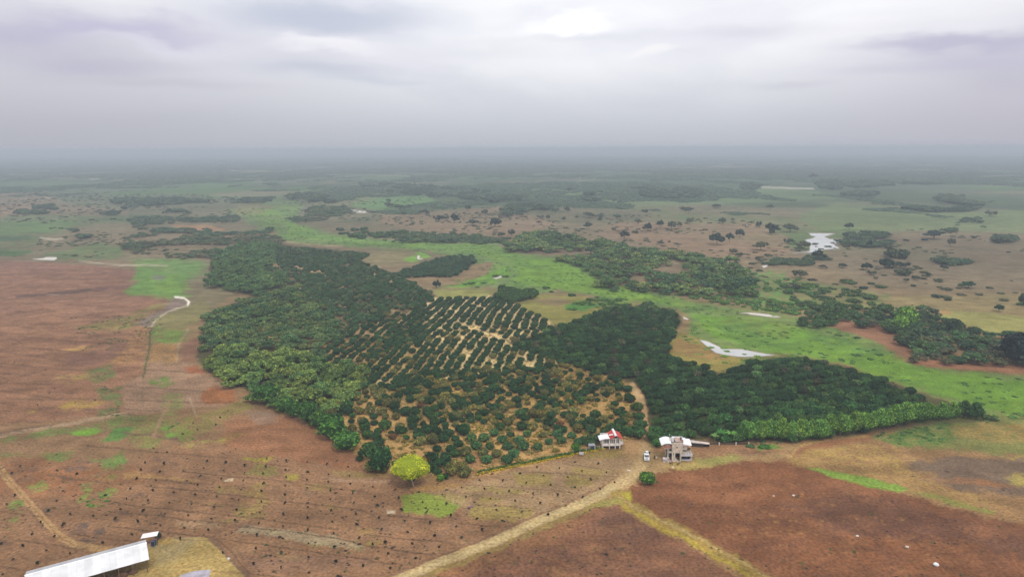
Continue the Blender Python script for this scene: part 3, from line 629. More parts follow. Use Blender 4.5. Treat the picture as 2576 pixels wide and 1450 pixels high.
line([(1740, 1108), (1900, 1112)], 8, (.10, .07, .05), .6, 5, 4)
for a_, b_ in (((1915, 471), (2045, 474)),):
    line([a_, b_], 3, (.6, .52, .42), .9, 2, 1)
for x, y, w in ((695, 423, 8), (1040, 423, 6), (580, 428, 30), (240, 452, 30), (410, 432, 40), (1620, 462, 5), (1370, 469, 12), (890, 470, 5), (1420, 392, 6), (640, 478, 6), (120, 497, 20), (60, 500, 14), (1650, 412, 6), (1810, 425, 10), (2450, 440, 14)):
    line([(x - w / 2, y), (x + w / 2, y)], 3, (.5, .42, .32), .8, 2, 1)
line([(2430, 796), (2470, 801), (2575, 812)], 2.5, (.25, .2, .1), .4, 2)

z = height(gx, gy) + dz
# hollow under each pond
PONDS = {
    'silver': (zf4([(820, 748), (1030, 750), (940, 775), (985, 795), (1090, 798), (1085, 830), (1010, 832), (1065, 872), (950, 880), (860, 905), (690, 908), (820, 895), (830, 850), (790, 802), (845, 790), (880, 775), (830, 765)]), 'water'),
    'near': (zr([(458, 318), (500, 325), (560, 352), (610, 375), (740, 378), (800, 392), (885, 408), (940, 416), (850, 424), (740, 428), (620, 415), (560, 400), (510, 365)]), 'water'),
    'left': (Z(.27315, 0, 356.6, [(300, 1080), (400, 1070), (430, 1062), (520, 1062), (525, 1075), (500, 1090), (420, 1088)]), 'sand'),
    'mid': (zf2([(1050, 622), (1110, 632), (1240, 648), (1180, 654), (1110, 652)]), 'sand'),
    'creek': (zf2([(2370, 1255), (2400, 1240), (2440, 1235), (2445, 1245), (2390, 1262)]), 'sand'),
    'speck': (zf4([(432, 1015), (480, 1004), (475, 1022), (445, 1030)]), 'sand'),
    'ford': (zr([(720, 138), (820, 140), (920, 152), (985, 168), (900, 164), (800, 152)]), 'sand'),
    'bank': (zr([(345, 165), (380, 178), (375, 185), (350, 178)]), 'sand'),
    'spit': (zf2([(1668, 1050), (1690, 1045), (1685, 1075), (1720, 1078), (1690, 1084), (1665, 1080)]), 'sand'),
}
for pl_, kd_ in PONDS.values():
    line(list(pl_) + [pl_[0]], 5 if kd_ == 'water' else 3, (.15, .12, .075), .75, 5, 2.5)
    line(list(pl_) + [pl_[0]], 2.5, (.38, .33, .25), .7, 3, 1.2)
z = height(gx, gy) + dz

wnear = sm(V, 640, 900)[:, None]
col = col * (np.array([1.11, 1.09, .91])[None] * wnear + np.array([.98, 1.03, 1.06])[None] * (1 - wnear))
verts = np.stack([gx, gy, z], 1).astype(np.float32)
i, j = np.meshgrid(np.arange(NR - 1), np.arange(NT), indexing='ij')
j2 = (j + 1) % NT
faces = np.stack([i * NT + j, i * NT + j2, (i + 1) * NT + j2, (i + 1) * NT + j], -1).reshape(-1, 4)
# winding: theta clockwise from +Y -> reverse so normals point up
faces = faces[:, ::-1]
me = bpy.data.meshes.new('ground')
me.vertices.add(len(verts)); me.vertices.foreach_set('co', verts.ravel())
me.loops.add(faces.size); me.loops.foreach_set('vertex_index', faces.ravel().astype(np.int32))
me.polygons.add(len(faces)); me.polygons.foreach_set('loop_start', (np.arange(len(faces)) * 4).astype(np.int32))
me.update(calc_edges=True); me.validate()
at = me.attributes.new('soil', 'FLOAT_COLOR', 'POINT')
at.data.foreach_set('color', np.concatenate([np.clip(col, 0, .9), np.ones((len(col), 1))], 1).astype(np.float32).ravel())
me.polygons.foreach_set('use_smooth', np.ones(len(me.polygons), bool))
me.materials.append(gm)
ground = bpy.data.objects.new('ground', me); S.collection.objects.link(ground)
ground['kind'] = 'structure'
del verts, faces, rr, tt

# ------------------------------------------------------------------ object helpers
C = S.collection
def tag(o, label=None, cat=None, group=None, kind=None):
    if label: o['label'] = label
    if cat: o['category'] = cat
    if group: o['group'] = group
    if kind: o['kind'] = kind
    return o
def empty(name, loc, rz=0, sc=1.0):
    o = bpy.data.objects.new(name, None); C.objects.link(o)
    o.location = loc; o.rotation_euler = (0, 0, rz); o.scale = (sc, sc, sc) if not isinstance(sc, tuple) else sc
    o.empty_display_size = .5
    return o
class MB:
    def __init__(s): s.v = []; s.f = []
    def add(s, vs, fs):
        n = len(s.v); s.v += [tuple(v) for v in vs]; s.f += [tuple(n + i for i in f) for f in fs]; return s
    def box(s, x0, x1, y0, y1, z0, z1, M=None):
        vs = [Vector(p) for p in ((x0, y0, z0), (x1, y0, z0), (x1, y1, z0), (x0, y1, z0), (x0, y0, z1), (x1, y0, z1), (x1, y1, z1), (x0, y1, z1))]
        if M: vs = [M @ v for v in vs]
        return s.add(vs, [(3, 2, 1, 0), (4, 5, 6, 7), (0, 1, 5, 4), (1, 2, 6, 5), (2, 3, 7, 6), (3, 0, 4, 7)])
    def slab(s, top, th):
        """a sheet given by its top corners (any heights), thickness th downwards"""
        n = len(top); vs = [Vector(p) for p in top] + [Vector(p) - Vector((0, 0, th)) for p in top]
        return s.add(vs, [tuple(range(n)), tuple(range(2 * n - 1, n - 1, -1))] + [(k, k + n, (k + 1) % n + n, (k + 1) % n) for k in range(n)])
    def tube(s, p0, p1, r0, r1=None, n=8):
        r1 = r0 if r1 is None else r1
        p0, p1 = Vector(p0), Vector(p1); d = (p1 - p0).normalized()
        a = d.orthogonal().normalized(); b_ = d.cross(a)
        vs = [p0 + (a * math.cos(t_) + b_ * math.sin(t_)) * r0 for t_ in [2 * math.pi * k / n for k in range(n)]]
        vs += [p1 + (a * math.cos(t_) + b_ * math.sin(t_)) * r1 for t_ in [2 * math.pi * k / n for k in range(n)]]
        return s.add(vs, [(k, (k + 1) % n, n + (k + 1) % n, n + k) for k in range(n)] + [tuple(range(n - 1, -1, -1)), tuple(range(n, 2 * n))])
    def prism(s, prof, x0, x1, axis='x'):
        """profile in (y,z) extruded along x"""
        n = len(prof)
        vs = [(x0, a, b_) for a, b_ in prof] + [(x1, a, b_) for a, b_ in prof]
        if axis == 'y': vs = [(a, x0, b_) for a, b_ in prof] + [(a, x1, b_) for a, b_ in prof]
        return s.add(vs, [tuple(range(n)), tuple(range(2 * n - 1, n - 1, -1))] + [(k, k + n, (k + 1) % n + n, (k + 1) % n) for k in range(n)])
    def mesh(s, name, mt=None, bevel=0):
        me = bpy.data.meshes.new(name); me.from_pydata(s.v, [], s.f)
        bm = bmesh.new(); bm.from_mesh(me); bmesh.ops.recalc_face_normals(bm, faces=bm.faces)
        if bevel: bmesh.ops.bevel(bm, geom=bm.edges[:], offset=bevel, segments=2, affect='EDGES', clamp_overlap=True)
        bm.to_mesh(me); bm.free()
        if mt: me.materials.append(mt)
        return me
    def build(s, name, mt, parent=None, bevel=0, M=None):
        o = bpy.data.objects.new(name, s.mesh(name, mt, bevel)); C.objects.link(o)
        if parent: o.parent = parent
        return o

# water and silt
WATER = mat('sky_pale_water', (.50, .50, .48), .10, .6, nscale=.06, namt=.10, bump=.08)  # pale base colour paints in part of the sky's reflection
PALE = mat('pale_silt', (.62, .57, .50), .6, .3, nscale=.3, namt=.08)
for nm, (pl, kd) in PONDS.items():
    # outline roughened a little and laid just above the ground
    pts = []
    n = len(pl)
    for k in range(n):
        (x1, y1), (x2, y2) = pl[k], pl[(k + 1) % n]
        for f_ in (0, .33, .66):
            pts.append((x1 + (x2 - x1) * f_ + random.uniform(-.7, .7), y1 + (y2 - y1) * f_ + random.uniform(-.2, .2)))
    w = [G(a, b_) for a, b_ in pts]
    zz = max(p.z for p in w) * .3 + .12
    cen = sum(w, Vector()) / len(w)
    me = bpy.data.meshes.new('pond'); bm = bmesh.new()
    fv = bm.faces.new([bm.verts.new((p.x, p.y, zz)) for p in w])
    bmesh.ops.triangulate(bm, faces=[fv]); bmesh.ops.recalc_face_normals(bm, faces=bm.faces)
    if sum(f.normal.z for f in bm.faces) < 0: bmesh.ops.reverse_faces(bm, faces=bm.faces)
    bm.to_mesh(me); bm.free()
    me.materials.append(WATER if kd == 'water' else PALE)
    o = bpy.data.objects.new('pond_water' if kd == 'water' else 'silt_patch', me); C.objects.link(o); o['kind'] = 'structure'

# ------------------------------------------------------------------ crowns
def crown_mesh(name, lobes, nleaf, leaf, seed, mt, core=.86, up_bias=.15, var=(.45, 1.6), under=False):
    """lobes: (cx, cy, cz, rx, rz). an uneven solid heart under a coat of leaf clumps"""
    q = np.random.default_rng(seed)
    vs, fs, vv = [], [], []
    for li, (cx, cy, cz, rx, rz) in enumerate(lobes):
        bm = bmesh.new(); bmesh.ops.create_icosphere(bm, subdivisions=2, radius=1)
        base = len(vs)
        for v in bm.verts:
            p = v.co.copy()
            k = core * (1 + .22 * mnoise.noise(p * 2.1 + Vector((seed * 3.1, li * 7.7, 0))) + .12 * mnoise.noise(p * 5 + Vector((seed, li, 4))))
            vs.append((cx + p.x * rx * k, cy + p.y * rx * k, cz + p.z * rz * k))
            s_ = .38 + .25 * (mnoise.noise(p * 3 + Vector((li, seed, 1))) + .3)  # heart darker than the leaves: occlusion inside the crown painted in
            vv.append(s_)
        for f in bm.faces: fs.append(tuple(base + v.index for v in f.verts))
        bm.free()
    tot = sum(l[3] * l[3] + l[3] * l[4] for l in lobes)
    for li, (cx, cy, cz, rx, rz) in enumerate(lobes):
        n = int(nleaf * (rx * rx + rx * rz) / tot)
        for k in range(n):
            d = q.normal(size=3); d /= np.linalg.norm(d)
            if d[2] < -.35 and not under: d[2] = -d[2]
            P_ = Vector(d)
            k_ = (1 + .22 * mnoise.noise(P_ * 2.1 + Vector((seed * 3.1, li * 7.7, 0)))) * q.uniform(.84, 1.08)
            c = Vector((cx + d[0] * rx * k_, cy + d[1] * rx * k_, cz + d[2] * rz * k_))
            nrm = Vector((d[0] / rx, d[1] / rx, d[2] / rz + up_bias / rz)).normalized()
            nrm = (nrm + Vector(q.normal(size=3)) * .45).normalized()
            a = nrm.orthogonal().normalized(); b_ = nrm.cross(a)
            t_ = q.uniform(0, 6.28); a, b_ = a * math.cos(t_) + b_ * math.sin(t_), b_ * math.cos(t_) - a * math.sin(t_)
            s1, s2 = leaf * q.uniform(.6, 1.3), leaf * q.uniform(.35, .8)
            i0 = len(vs)
            for aa, bb in ((-s1, 0), (0, -s2), (s1, 0), (0, s2)):
                p = c + a * aa + b_ * bb + nrm * (-.25 * s1 if aa else 0)
                vs.append(tuple(p))
            fs.append((i0, i0 + 1, i0 + 2, i0 + 3))
            clump = mnoise.noise(c * (3.5 / max(rx, .2) * .5) + Vector((seed, 0, 0)))
            s_ = float(np.clip(q.uniform(*var) * (1 + .9 * clump), .25, 2.2))
            vv += [s_] * 4
    me = bpy.data.meshes.new(name); me.from_pydata(vs, [], fs)
    at = me.attributes.new('var', 'FLOAT_COLOR', 'POINT')
    a = np.ones((len(vs), 4), np.float32); a[:, :3] = np.array(vv)[:, None]
    # brighter clumps lean to yellow, darker to blue-green
    w_ = np.array(vv) - 1; a[:, 0] *= 1 + .22 * w_; a[:, 2] *= 1 - .22 * w_
    at.data.foreach_set('color', a.ravel())
    me.materials.append(mt)
    return me
def lobes_for(kind, q):
    if kind == 'mango':
        L = [(0, 0, .36, .44, .34)]
        for k in range(4):
            a = k * 1.57 + q.uniform(-.5, .5); L.append((math.cos(a) * .22, math.sin(a) * .22, .34 + q.uniform(-.06, .12), q.uniform(.22, .30), q.uniform(.22, .28)))
    elif kind == 'wood':
        L = []
        for k in range(13):
            a = k * 2.4 + q.uniform(-.4, .4); rr_ = 0 if k == 0 else q.uniform(.12, .40)
            L.append((math.cos(a) * rr_, math.sin(a) * rr_, .46 - rr_ * .35 + q.uniform(-.1, .14), q.uniform(.10, .20), q.uniform(.08, .15)))
    elif kind == 'tall':
        L = [(0, 0, .5, .36, .45), (q.uniform(-.15, .15), q.uniform(-.1, .1), .95, .25, .32), (.2, 0, .6, .26, .34), (-.2, .05, .68, .24, .34)]
    elif kind == 'round':
        L = [(0, 0, .45, .48, .42), (q.uniform(-.12, .12), q.uniform(-.12, .12), .6, .36, .30)]
    elif kind == 'shrub':
        L = []
        for k in range(4):
            a = k * 1.6 + q.uniform(-.4, .4); L.append((math.cos(a) * .24, math.sin(a) * .24, .16 + q.uniform(0, .06), q.uniform(.2, .3), q.uniform(.13, .2)))
    return L
VARS = {}
qv = np.random.default_rng(99)
for kind, nv, nl, lf_ in (('mango', 4, 420, .075), ('wood', 6, 620, .042), ('tall', 4, 800, .05), ('round', 3, 420, .07), ('shrub', 3, 200, .08)):
    VARS[kind] = []
    for k in range(nv):
        L = lobes_for(kind, qv)
        a = crown_mesh('crown', L, nl, lf_, 10 * nv + k + len(kind), LEAF_O)
        b_ = a.copy(); b_.materials.clear(); b_.materials.append(LEAF_I)
        VARS[kind].append((a, b_, L))
def trunk_mesh(seed, h=.3, r=.035, limbs=3, mt=BARK):
    q = np.random.default_rng(seed); mb = MB()
    x, y = q.uniform(-.03, .03, 2)
    mb.tube((0, 0, -.04), (x, y, h * .6), r, r * .75, 7)
    for k in range(limbs):
        a = k * 6.28 / limbs + q.uniform(-.4, .4)
        mb.tube((x, y, h * .55), (x + .16 * math.cos(a), y + .16 * math.sin(a), h * 1.25), r * .6, r * .3, 5)
    return mb.mesh('trunk', mt)
TRUNKS = {k: [trunk_mesh(s, h, r) for s in range(3)] for k, h, r in (('mango', .25, .03), ('wood', .38, .025), ('tall', .4, .03), ('round', .3, .03), ('shrub', .12, .015))}
ntree = 0
def tree(name, kind, loc, d, tint, label, cat='tree', group=None, hs=1.0, parts=True, v=None):
    """one tree of crown diameter d; crown and trunk are its parts"""
    global ntree
    ntree += 1
    v = ntree % len(VARS[kind]) if v is None else v
    o = empty(name, loc, random.uniform(0, 6.28), (d, d, d * hs))
    tag(o, label, cat, group)
    c = bpy.data.objects.new('crown', VARS[kind][v][0]); C.objects.link(c); c.parent = o
    c['tint'] = [float(x) for x in tint] + [1.0]
    k = bpy.data.objects.new('trunk', TRUNKS[kind][ntree % 3]); C.objects.link(k); k.parent = o
    return o
def jit(t_, a=.18, q=random):
    k = q.uniform(1 - a, 1 + a); h_ = q.uniform(-.1, .1)
    return (t_[0] * k * (1 + h_), t_[1] * k, t_[2] * k * (1 - h_))

# geometry-nodes group that sets crowns on the points of a mesh
def mass(name, pts, diam, hs, tints, kind, label=None, cat='trees'):
    """pts Nx3; one stuff object whose points carry crowns"""
    n = len(pts)
    if n == 0: return
    me = bpy.data.meshes.new(name); me.vertices.add(n); me.vertices.foreach_set('co', np.asarray(pts, np.float32).ravel())
    q = np.random.default_rng(n)
    nv = len(VARS[kind])
    for nm, typ, dat, fld in (('variant', 'INT', q.integers(0, nv, n).astype(np.int32), 'value'), ('size', 'FLOAT_VECTOR', np.stack([diam, diam, diam * hs], 1).astype(np.float32), 'vector'), ('turn', 'FLOAT_VECTOR', np.stack([np.zeros(n), np.zeros(n), q.uniform(0, 6.28, n)], 1).astype(np.float32), 'vector')):
        a = me.attributes.new(nm, typ, 'POINT'); a.data.foreach_set(fld, dat.ravel())
    a = me.attributes.new('tint', 'FLOAT_COLOR', 'POINT')
    a.data.foreach_set('color', np.concatenate([tints, np.ones((n, 1))], 1).astype(np.float32).ravel())
    o = bpy.data.objects.new(name, me); C.objects.link(o)
    tag(o, label, cat if label else None, None, 'stuff')
    g = bpy.data.node_groups.new(name + '_nodes', 'GeometryNodeTree')
    g.interface.new_socket('Geometry', in_out='INPUT', socket_type='NodeSocketGeometry')
    g.interface.new_socket('Geometry', in_out='OUTPUT', socket_type='NodeSocketGeometry')
    gi = g.nodes.new('NodeGroupInput'); go = g.nodes.new('NodeGroupOutput')
    iop = g.nodes.new('GeometryNodeInstanceOnPoints')
    jn = g.nodes.new('GeometryNodeJoinGeometry')
    for k in range(nv):
        oi = g.nodes.new('GeometryNodeObjectInfo'); oi.inputs['As Instance'].default_value = True
        oi.transform_space = 'ORIGINAL'
        oi.inputs['Object'].default_value = SRC[kind][k]
        sm_ = g.nodes.new('GeometryNodeSetMaterial'); sm_.inputs['Material'].default_value = LEAF_I
        g.links.new(oi.outputs['Geometry'], jn.inputs[0])
    stm = g.nodes.new('GeometryNodeSetMaterial'); stm.inputs['Material'].default_value = LEAF_I
    g.links.new(jn.outputs[0], stm.inputs['Geometry'])
    g.links.new(stm.outputs[0], iop.inputs['Instance'])
    iop.inputs['Pick Instance'].default_value = True
    def attr(nm, dt):
        x = g.nodes.new('GeometryNodeInputNamedAttribute'); x.data_type = dt; x.inputs['Name'].default_value = nm; return x.outputs[0]
    g.links.new(gi.outputs[0], iop.inputs['Points'])
    g.links.new(attr('variant', 'INT'), iop.inputs['Instance Index'])
    g.links.new(attr('size', 'FLOAT_VECTOR'), iop.inputs['Scale'])
    g.links.new(attr('turn', 'FLOAT_VECTOR'), iop.inputs['Rotation'])
    g.links.new(iop.outputs[0], go.inputs[0])
    md = o.modifiers.new('crowns', 'NODES'); md.node_group = g
    return o
SRC = {}

def rows(poly, sp_x, sp_y, ang, jitter, seed, hexed=True, ragged=14, zc=2.0):
    """planting places inside a traced plot: world grid turned by ang"""
    q = np.random.default_rng(seed)
    X, Y = Gv([p[0] for p in poly] * 2, [p[1] for p in poly] + [p[1] + 34 for p in poly])
    ca, sa = math.cos(ang), math.sin(ang)
    u = X * ca + Y * sa; v = -X * sa + Y * ca
    gu = np.arange(u.min(), u.max(), sp_x); gv = np.arange(v.min(), v.max(), sp_y)
    a, b_ = np.meshgrid(gu, gv)
    if hexed: a = a + (np.arange(len(gv)) % 2)[:, None] * sp_x * .5
    a = a.ravel() + q.uniform(-1, 1, a.size) * jitter * sp_x; b_ = b_.ravel() + q.uniform(-1, 1, b_.size) * jitter * sp_y
    x = a * ca - b_ * sa; y = a * sa + b_ * ca
    x, y = x + 3.2 * (fbm(x / 48, y / 48, 2, 201) - .5) * 2, y + 3.2 * (fbm(x / 48, y / 48, 2, 207) - .5) * 2
    pu, pv = P(x, y, zc)
    lr = np.log(np.hypot(x, y)); ta_ = np.arctan2(x, y)
    wob_ = (fbm(ta_ * 55, lr * 55, 3, 31) - .5) * 2; wob2 = (fbm(ta_ * 55 + 50, lr * 55, 3, 37) - .5) * 2
    k = in_poly(pu + ragged * wob_, pv + ragged * .4 * wob2, poly)
    pu, pv = P(x, y)
    return x[k], y[k], pu[k], pv[k]

TD = (.030, .078, .026)      # dark mango green
TG = (.052, .115, .03)
TO = (.15, .15, .045)      # olive, going yellow
TR = (.17, .085, .035)         # rusty
TW = (.105, .16, .04)        # feathery light green
TY = (.16, .23, .04)
TB = (.075, .18, .03)        # windbreak
TS = (.034, .062, .038)      # savanna dark
TM = (.065, .095, .04)

# ---- plots
ROADK = [(1590, 968), (1612, 1000), (1622, 1050), (1627, 1100)]
O1 = [(700, 618), (930, 638), (905, 655), (985, 685), (1010, 695), (1095, 745), (1062, 765), (1060, 850), (960, 860), (900, 925), (760, 885), (830, 865), (870, 800), (760, 745), (745, 700), (690, 660)]
O1b = [(985, 690), (1065, 662), (1110, 648), (1190, 640), (1190, 662), (1138, 692), (1010, 692)]
O2b = [(1240, 742), (1262, 725), (1345, 728), (1350, 742), (1290, 757)]
O3 = [(1285, 862), (1425, 815), (1520, 775), (1600, 768), (1700, 780), (1705, 810), (1680, 870), (1690, 892), (1810, 940), (1860, 922), (1905, 900), (2010, 895), (2095, 912), (2200, 948), (2325, 990), (2335, 1020), (2290, 1050), (2180, 1070), (2060, 1088), (1890, 1098), (1740, 1103), (1645, 1098), (1634, 1040), (1626, 990), (1600, 962), (1540, 942), (1480, 930), (1400, 903)]
W1 = [(528, 660), (545, 640), (620, 605), (700, 612), (690, 665), (740, 705), (640, 735), (525, 715)]
W2 = [(518, 795), (560, 768), (640, 745), (740, 715), (770, 745), (860, 800), (825, 865), (700, 872), (620, 880), (505, 880), (515, 840)]
W3 = [(497, 905), (520, 882), (620, 872), (760, 885), (905, 915), (930, 965), (850, 1015), (700, 1022), (600, 978), (520, 930)]
R1 = [(1268, 628), (1290, 595), (1400, 573), (1460, 595), (1560, 612), (1640, 622), (1750, 642), (1850, 655), (1900, 690), (1900, 738), (1700, 735), (1512, 720), (1500, 683), (1460, 662), (1380, 642)]
R2 = [(1700, 742), (1800, 732), (1900, 735), (2000, 780), (1890, 775)]
RW = [(2135, 810), (2200, 788), (2330, 778), (2360, 800), (2430, 818), (2480, 838), (2640, 845), (2640, 935), (2575, 912), (2420, 905), (2300, 905), (2290, 870), (2250, 832), (2200, 818)]
RS = [(2010, 795), (2060, 772), (2130, 765), (2220, 770), (2240, 780), (2130, 800), (2070, 820), (2020, 810)]
G1 = [(275, 605), (330, 590), (420, 570), (480, 575), (540, 595), (690, 590), (715, 605), (620, 605), (545, 640), (540, 652), (480, 645), (320, 637), (325, 625)]
G2 = [(320, 545), (385, 543), (480, 545), (590, 540), (605, 550), (560, 560), (440, 562), (430, 572), (560, 582), (690, 575), (680, 585), (560, 590), (450, 600), (350, 575), (330, 560)]
H1 = [(728, 550), (770, 535), (800, 512), (870, 520), (900, 540), (880, 545), (1000, 560), (1050, 570), (1260, 600), (1270, 610), (1000, 605), (860, 590), (740, 552)]
ones = lambda n, v: np.full(n, v)
# collect orchard trees: x, y, D-x, D-y, diameter, height factor, tint, zone
OR = []
def addrows(poly, sx_, sy_, ang, jt, seed, dlo, dhi, tintf, zone, cut=None, hs=(.85, 1.05), hexed=True):
    q = random.Random(seed)
    x, y, pu, pv = rows(poly, sx_, sy_, ang, jt, seed, hexed, 14, .42 * (dlo + dhi) / 2 * sum(hs) / 2)
    for k in range(len(x)):
        if cut and cut(pu[k], pv[k], x[k], y[k]): continue
        OR.append([x[k], y[k], pu[k], pv[k], q.uniform(dlo, dhi), q.uniform(*hs), tintf(pu[k], pv[k], q), zone])
def front(u, v): return v > 1100 - max(0, (u - 1750)) * .12 - 42 and u < 2250
def near_road(u, v, *_):
    return seg_dist(np.array([u]), np.array([v]), ROADK)[0] < 17
rn = random.Random(4)
def gap(x, y, s, th_, seed):
    return float(fbm(np.array([x / s]), np.array([y / s]), 3, seed)[0]) > th_
_a, _b = G(1950, 1108), G(2300, 1064); WANG = math.atan2(_b.y - _a.y, _b.x - _a.x)
_c, _d = G(1256, 796), G(1283, 759); PANG = math.atan2(_d.y - _c.y, _d.x - _c.x)
addrows(O3, 3.0, 6.1, WANG, .09, 1, 3.5, 5.0, lambda u, v, q: jit(([TD] * 15 + [TG] * 4 + [(.09, .17, .05), (.09, .09, .045)])[q.randrange(21)], .4, q), 'dark', lambda u, v, x, y: near_road(u, v) or front(u, v))
addrows(O3, 4.2, 5.6, WANG, .18, 101, 4.2, 6.2, lambda u, v, q: jit([TD, TG, (.05, .13, .035), (.04, .10, .03)][q.randrange(4)], .3, q), 'dark', lambda u, v, x, y: near_road(u, v) or not front(u, v), (.75, 1.0))
addrows(O1, 4.0, 4.3, PANG, .15, 2, 3.0, 4.6, lambda u, v, q: jit((.05, .11, .042) if q.random() < .75 else (.10, .14, .06), .35, q), 'dark', lambda u, v, x, y: gap(x, y, 11, .70, 91) or gap(x, y, 4, .70, 92) or bool(in_poly(np.array([u]), np.array([v - 8]), O2c)[0]))
addrows(O2c, 4.2, 4.5, PANG, .12, 77, 2.9, 4.1, lambda u, v, q: jit(TD if q.random() < .7 else ((.15, .15, .045) if q.random() < .5 else (.06, .12, .04)), .3, q), 'paths', lambda u, v, x, y: gap(x, y, 9, .70, 93), (.7, .95), False)
addrows(O1b, 4, 4, R(12), .2, 3, 3.4, 5, lambda u, v, q: jit((.05, .105, .05), .3, q), 'dark')
addrows(O2b, 4.5, 4.5, R(12), .2, 3, 4.5, 7, lambda u, v, q: jit(TG, .2, q), 'dark')
def o2cut(u, v, x, y):
    if near_road(u, v): return True
    # the bare diagonal lane in the middle
    if seg_dist(np.array([u]), np.array([v]), [(1150, 815), (1200, 832), (1260, 855), (1300, 870)])[0] < 6.5: return True
    return rn.random() < .04
addrows(O2, 4.9, 4.9, PANG, .09, 5, 3.8, 4.8, lambda u, v, q: jit(TD if q.random() < .92 else TM, .2, q), 'paths', lambda u, v, x, y: v > 832 or o2cut(u, v, x, y), (.7, .85), False)
addrows(O2, 4.9, 4.3, PANG, .11, 55, 3.3, 4.1, lambda u, v, q: jit(TD if q.random() < .85 else TO, .2, q), 'paths', lambda u, v, x, y: v <= 832 or o2cut(u, v, x, y), (.75, .9), True)
def o4cut(u, v, x, y):
    if near_road(u, v) or (u > 1490 and v > 1085) or (u > 1380 and v > 1132): return True
    if v > 1186 and u < 1085: return True
    if v > 1188 - (u - 1200) * .19 - 6 and u > 1180: return True
    g = float(fbm(np.array([x / 16.]), np.array([y / 16.]), 3, 97)[0])
    th_ = .80 if v < 1015 else (.64 if v < 1060 or u < 1150 else .66)
    return g > th_ or rn.random() < .04
def o4tint(u, v, q):
    r_ = q.random()
    if v < 1015: return jit(TD if r_ < .66 else ((.19, .175, .045) if r_ < .83 else TO), .25, q)
    if u > 1180 and v > 1090: return jit((.07, .15, .05) if r_ < .85 else TO, .25, q)
    return jit(TD if r_ < .40 else ((.19, .18, .05) if r_ < .62 else (TO if r_ < .80 else (TR if r_ < .825 else TG))), .25, q)
isopen = lambda u, v: u > 1150 and v > 1085
addrows(O4, 5.0, 4.9, R(-6), .13, 6, 2.9, 4.3, o4tint, 'mixed', lambda u, v, x, y: not isopen(u, v) or o4cut(u, v, x, y), (.8, 1.1))
addrows(O4, 3.8, 3.7, R(-6), .24, 66, 2.2, 4.7, o4tint, 'mixed', lambda u, v, x, y: isopen(u, v) or o4cut(u, v, x, y), (.75, 1.1))
W_ = []
OR_save = OR; OR = W_
addrows(W1, 6.5, 6, .3, .28, 7, 5.5, 10, lambda u, v, q: jit((.105, .19, .065), .3, q), 'wood', None, (.7, .95))
addrows(W2, 6, 5.6, .3, .28, 8, 5, 9.5, lambda u, v, q: jit((.14, .205, .065) if q.random() < .6 else (.08, .155, .055), .3, q), 'wood', None, (.65, .9))
addrows(W3, 6.2, 5.8, .3, .28, 9, 5, 11, lambda u, v, q: jit((.19, .265, .06) if q.random() < .7 else (.11, .19, .05), .28, q), 'wood3', None, (.7, 1.0))
RV = []; OR = RV
addrows(R1, 9, 8.5, .2, .3, 10, 6.5, 15, lambda u, v, q: jit([(.105, .19, .06), (.14, .23, .07), (.18, .25, .08), (.07, .14, .055)][q.randrange(4)], .25, q), 'river', lambda u, v, x, y: gap(x, y, 30, .60 if 1480 < u < 1850 else .53, 19), (.55, .8))
addrows(R2, 6, 6, .2, .35, 11, 3, 6.5, lambda u, v, q: jit((.12, .23, .06), .25, q), 'river', lambda u, v, x, y: gap(x, y, 20, .52, 23), (.5, .7))
GR = []; OR = GR
addrows(RW, 7, 6.5, .1, .3, 12, 4.5, 12, lambda u, v, q: jit([(.07, .13, .045), (.12, .135, .065), (.09, .18, .06), (.05, .09, .042)][q.randrange(4)], .2, q), 'grove', None, (.5, .8))
addrows(RS, 8, 7, .1, .22, 13, 6, 10, lambda u, v, q: jit((.06, .125, .04), .2, q), 'belt', None, (.55, .75))
FW = []; OR = FW
addrows(G1, 6.5, 6.5, .1, .35, 14, 4.5, 10, lambda u, v, q: jit((.10, .155, .07) if q.random() < .6 else (.18, .19, .10), .3, q), 'far', lambda u, v, x, y: gap(x, y, 45, .54, 5), (.5, .75))
addrows(G2, 7.5, 7.5, .1, .35, 15, 5, 11, lambda u, v, q: jit((.08, .155, .08) if q.random() < .8 else (.14, .17, .09), .25, q), 'far', lambda u, v, x, y: gap(x, y, 60, .58, 6), (.4, .6))
addrows(H1, 8, 8, .1, .35, 16, 5, 12, lambda u, v, q: jit((.09, .155, .07) if q.random() < .65 else (.16, .20, .09), .25, q), 'far', lambda u, v, x, y: gap(x, y, 70, .54, 7), (.45, .7))
OR = OR_save
def clump(cx, cy, w, h_, n, d, tint, dst, zone='far', hs=(.5, .8), flat=False):
    """n trees of diameter d inside an ellipse traced in the picture"""
    q = random.Random(int(cx * 7 + cy))
    d *= .45; n = int(n * 6.5); w *= 1.15; h_ *= 1.25
    for k in range(n):
        a, r_ = q.uniform(0, 6.28), q.random() ** .6 * 1.1
        u, v = cx + .5 * w * r_ * math.cos(a), cy + .5 * h_ * r_ * math.sin(a)
        p = G(u, v); v += .28 * d * FD / math.hypot(p.x, p.y, CAM_H); p = G(u, v)
        if gap(p.x, p.y, d * 5.5, .50, int(cx)): continue
        dst.append([p.x, p.y, u, v, d * q.uniform(.75, 1.2), q.uniform(*hs), jit(tint if q.random() < .75 else (tint[0] * 1.8, tint[1] * 1.5, tint[2] * 1.3), .25, q), zone])
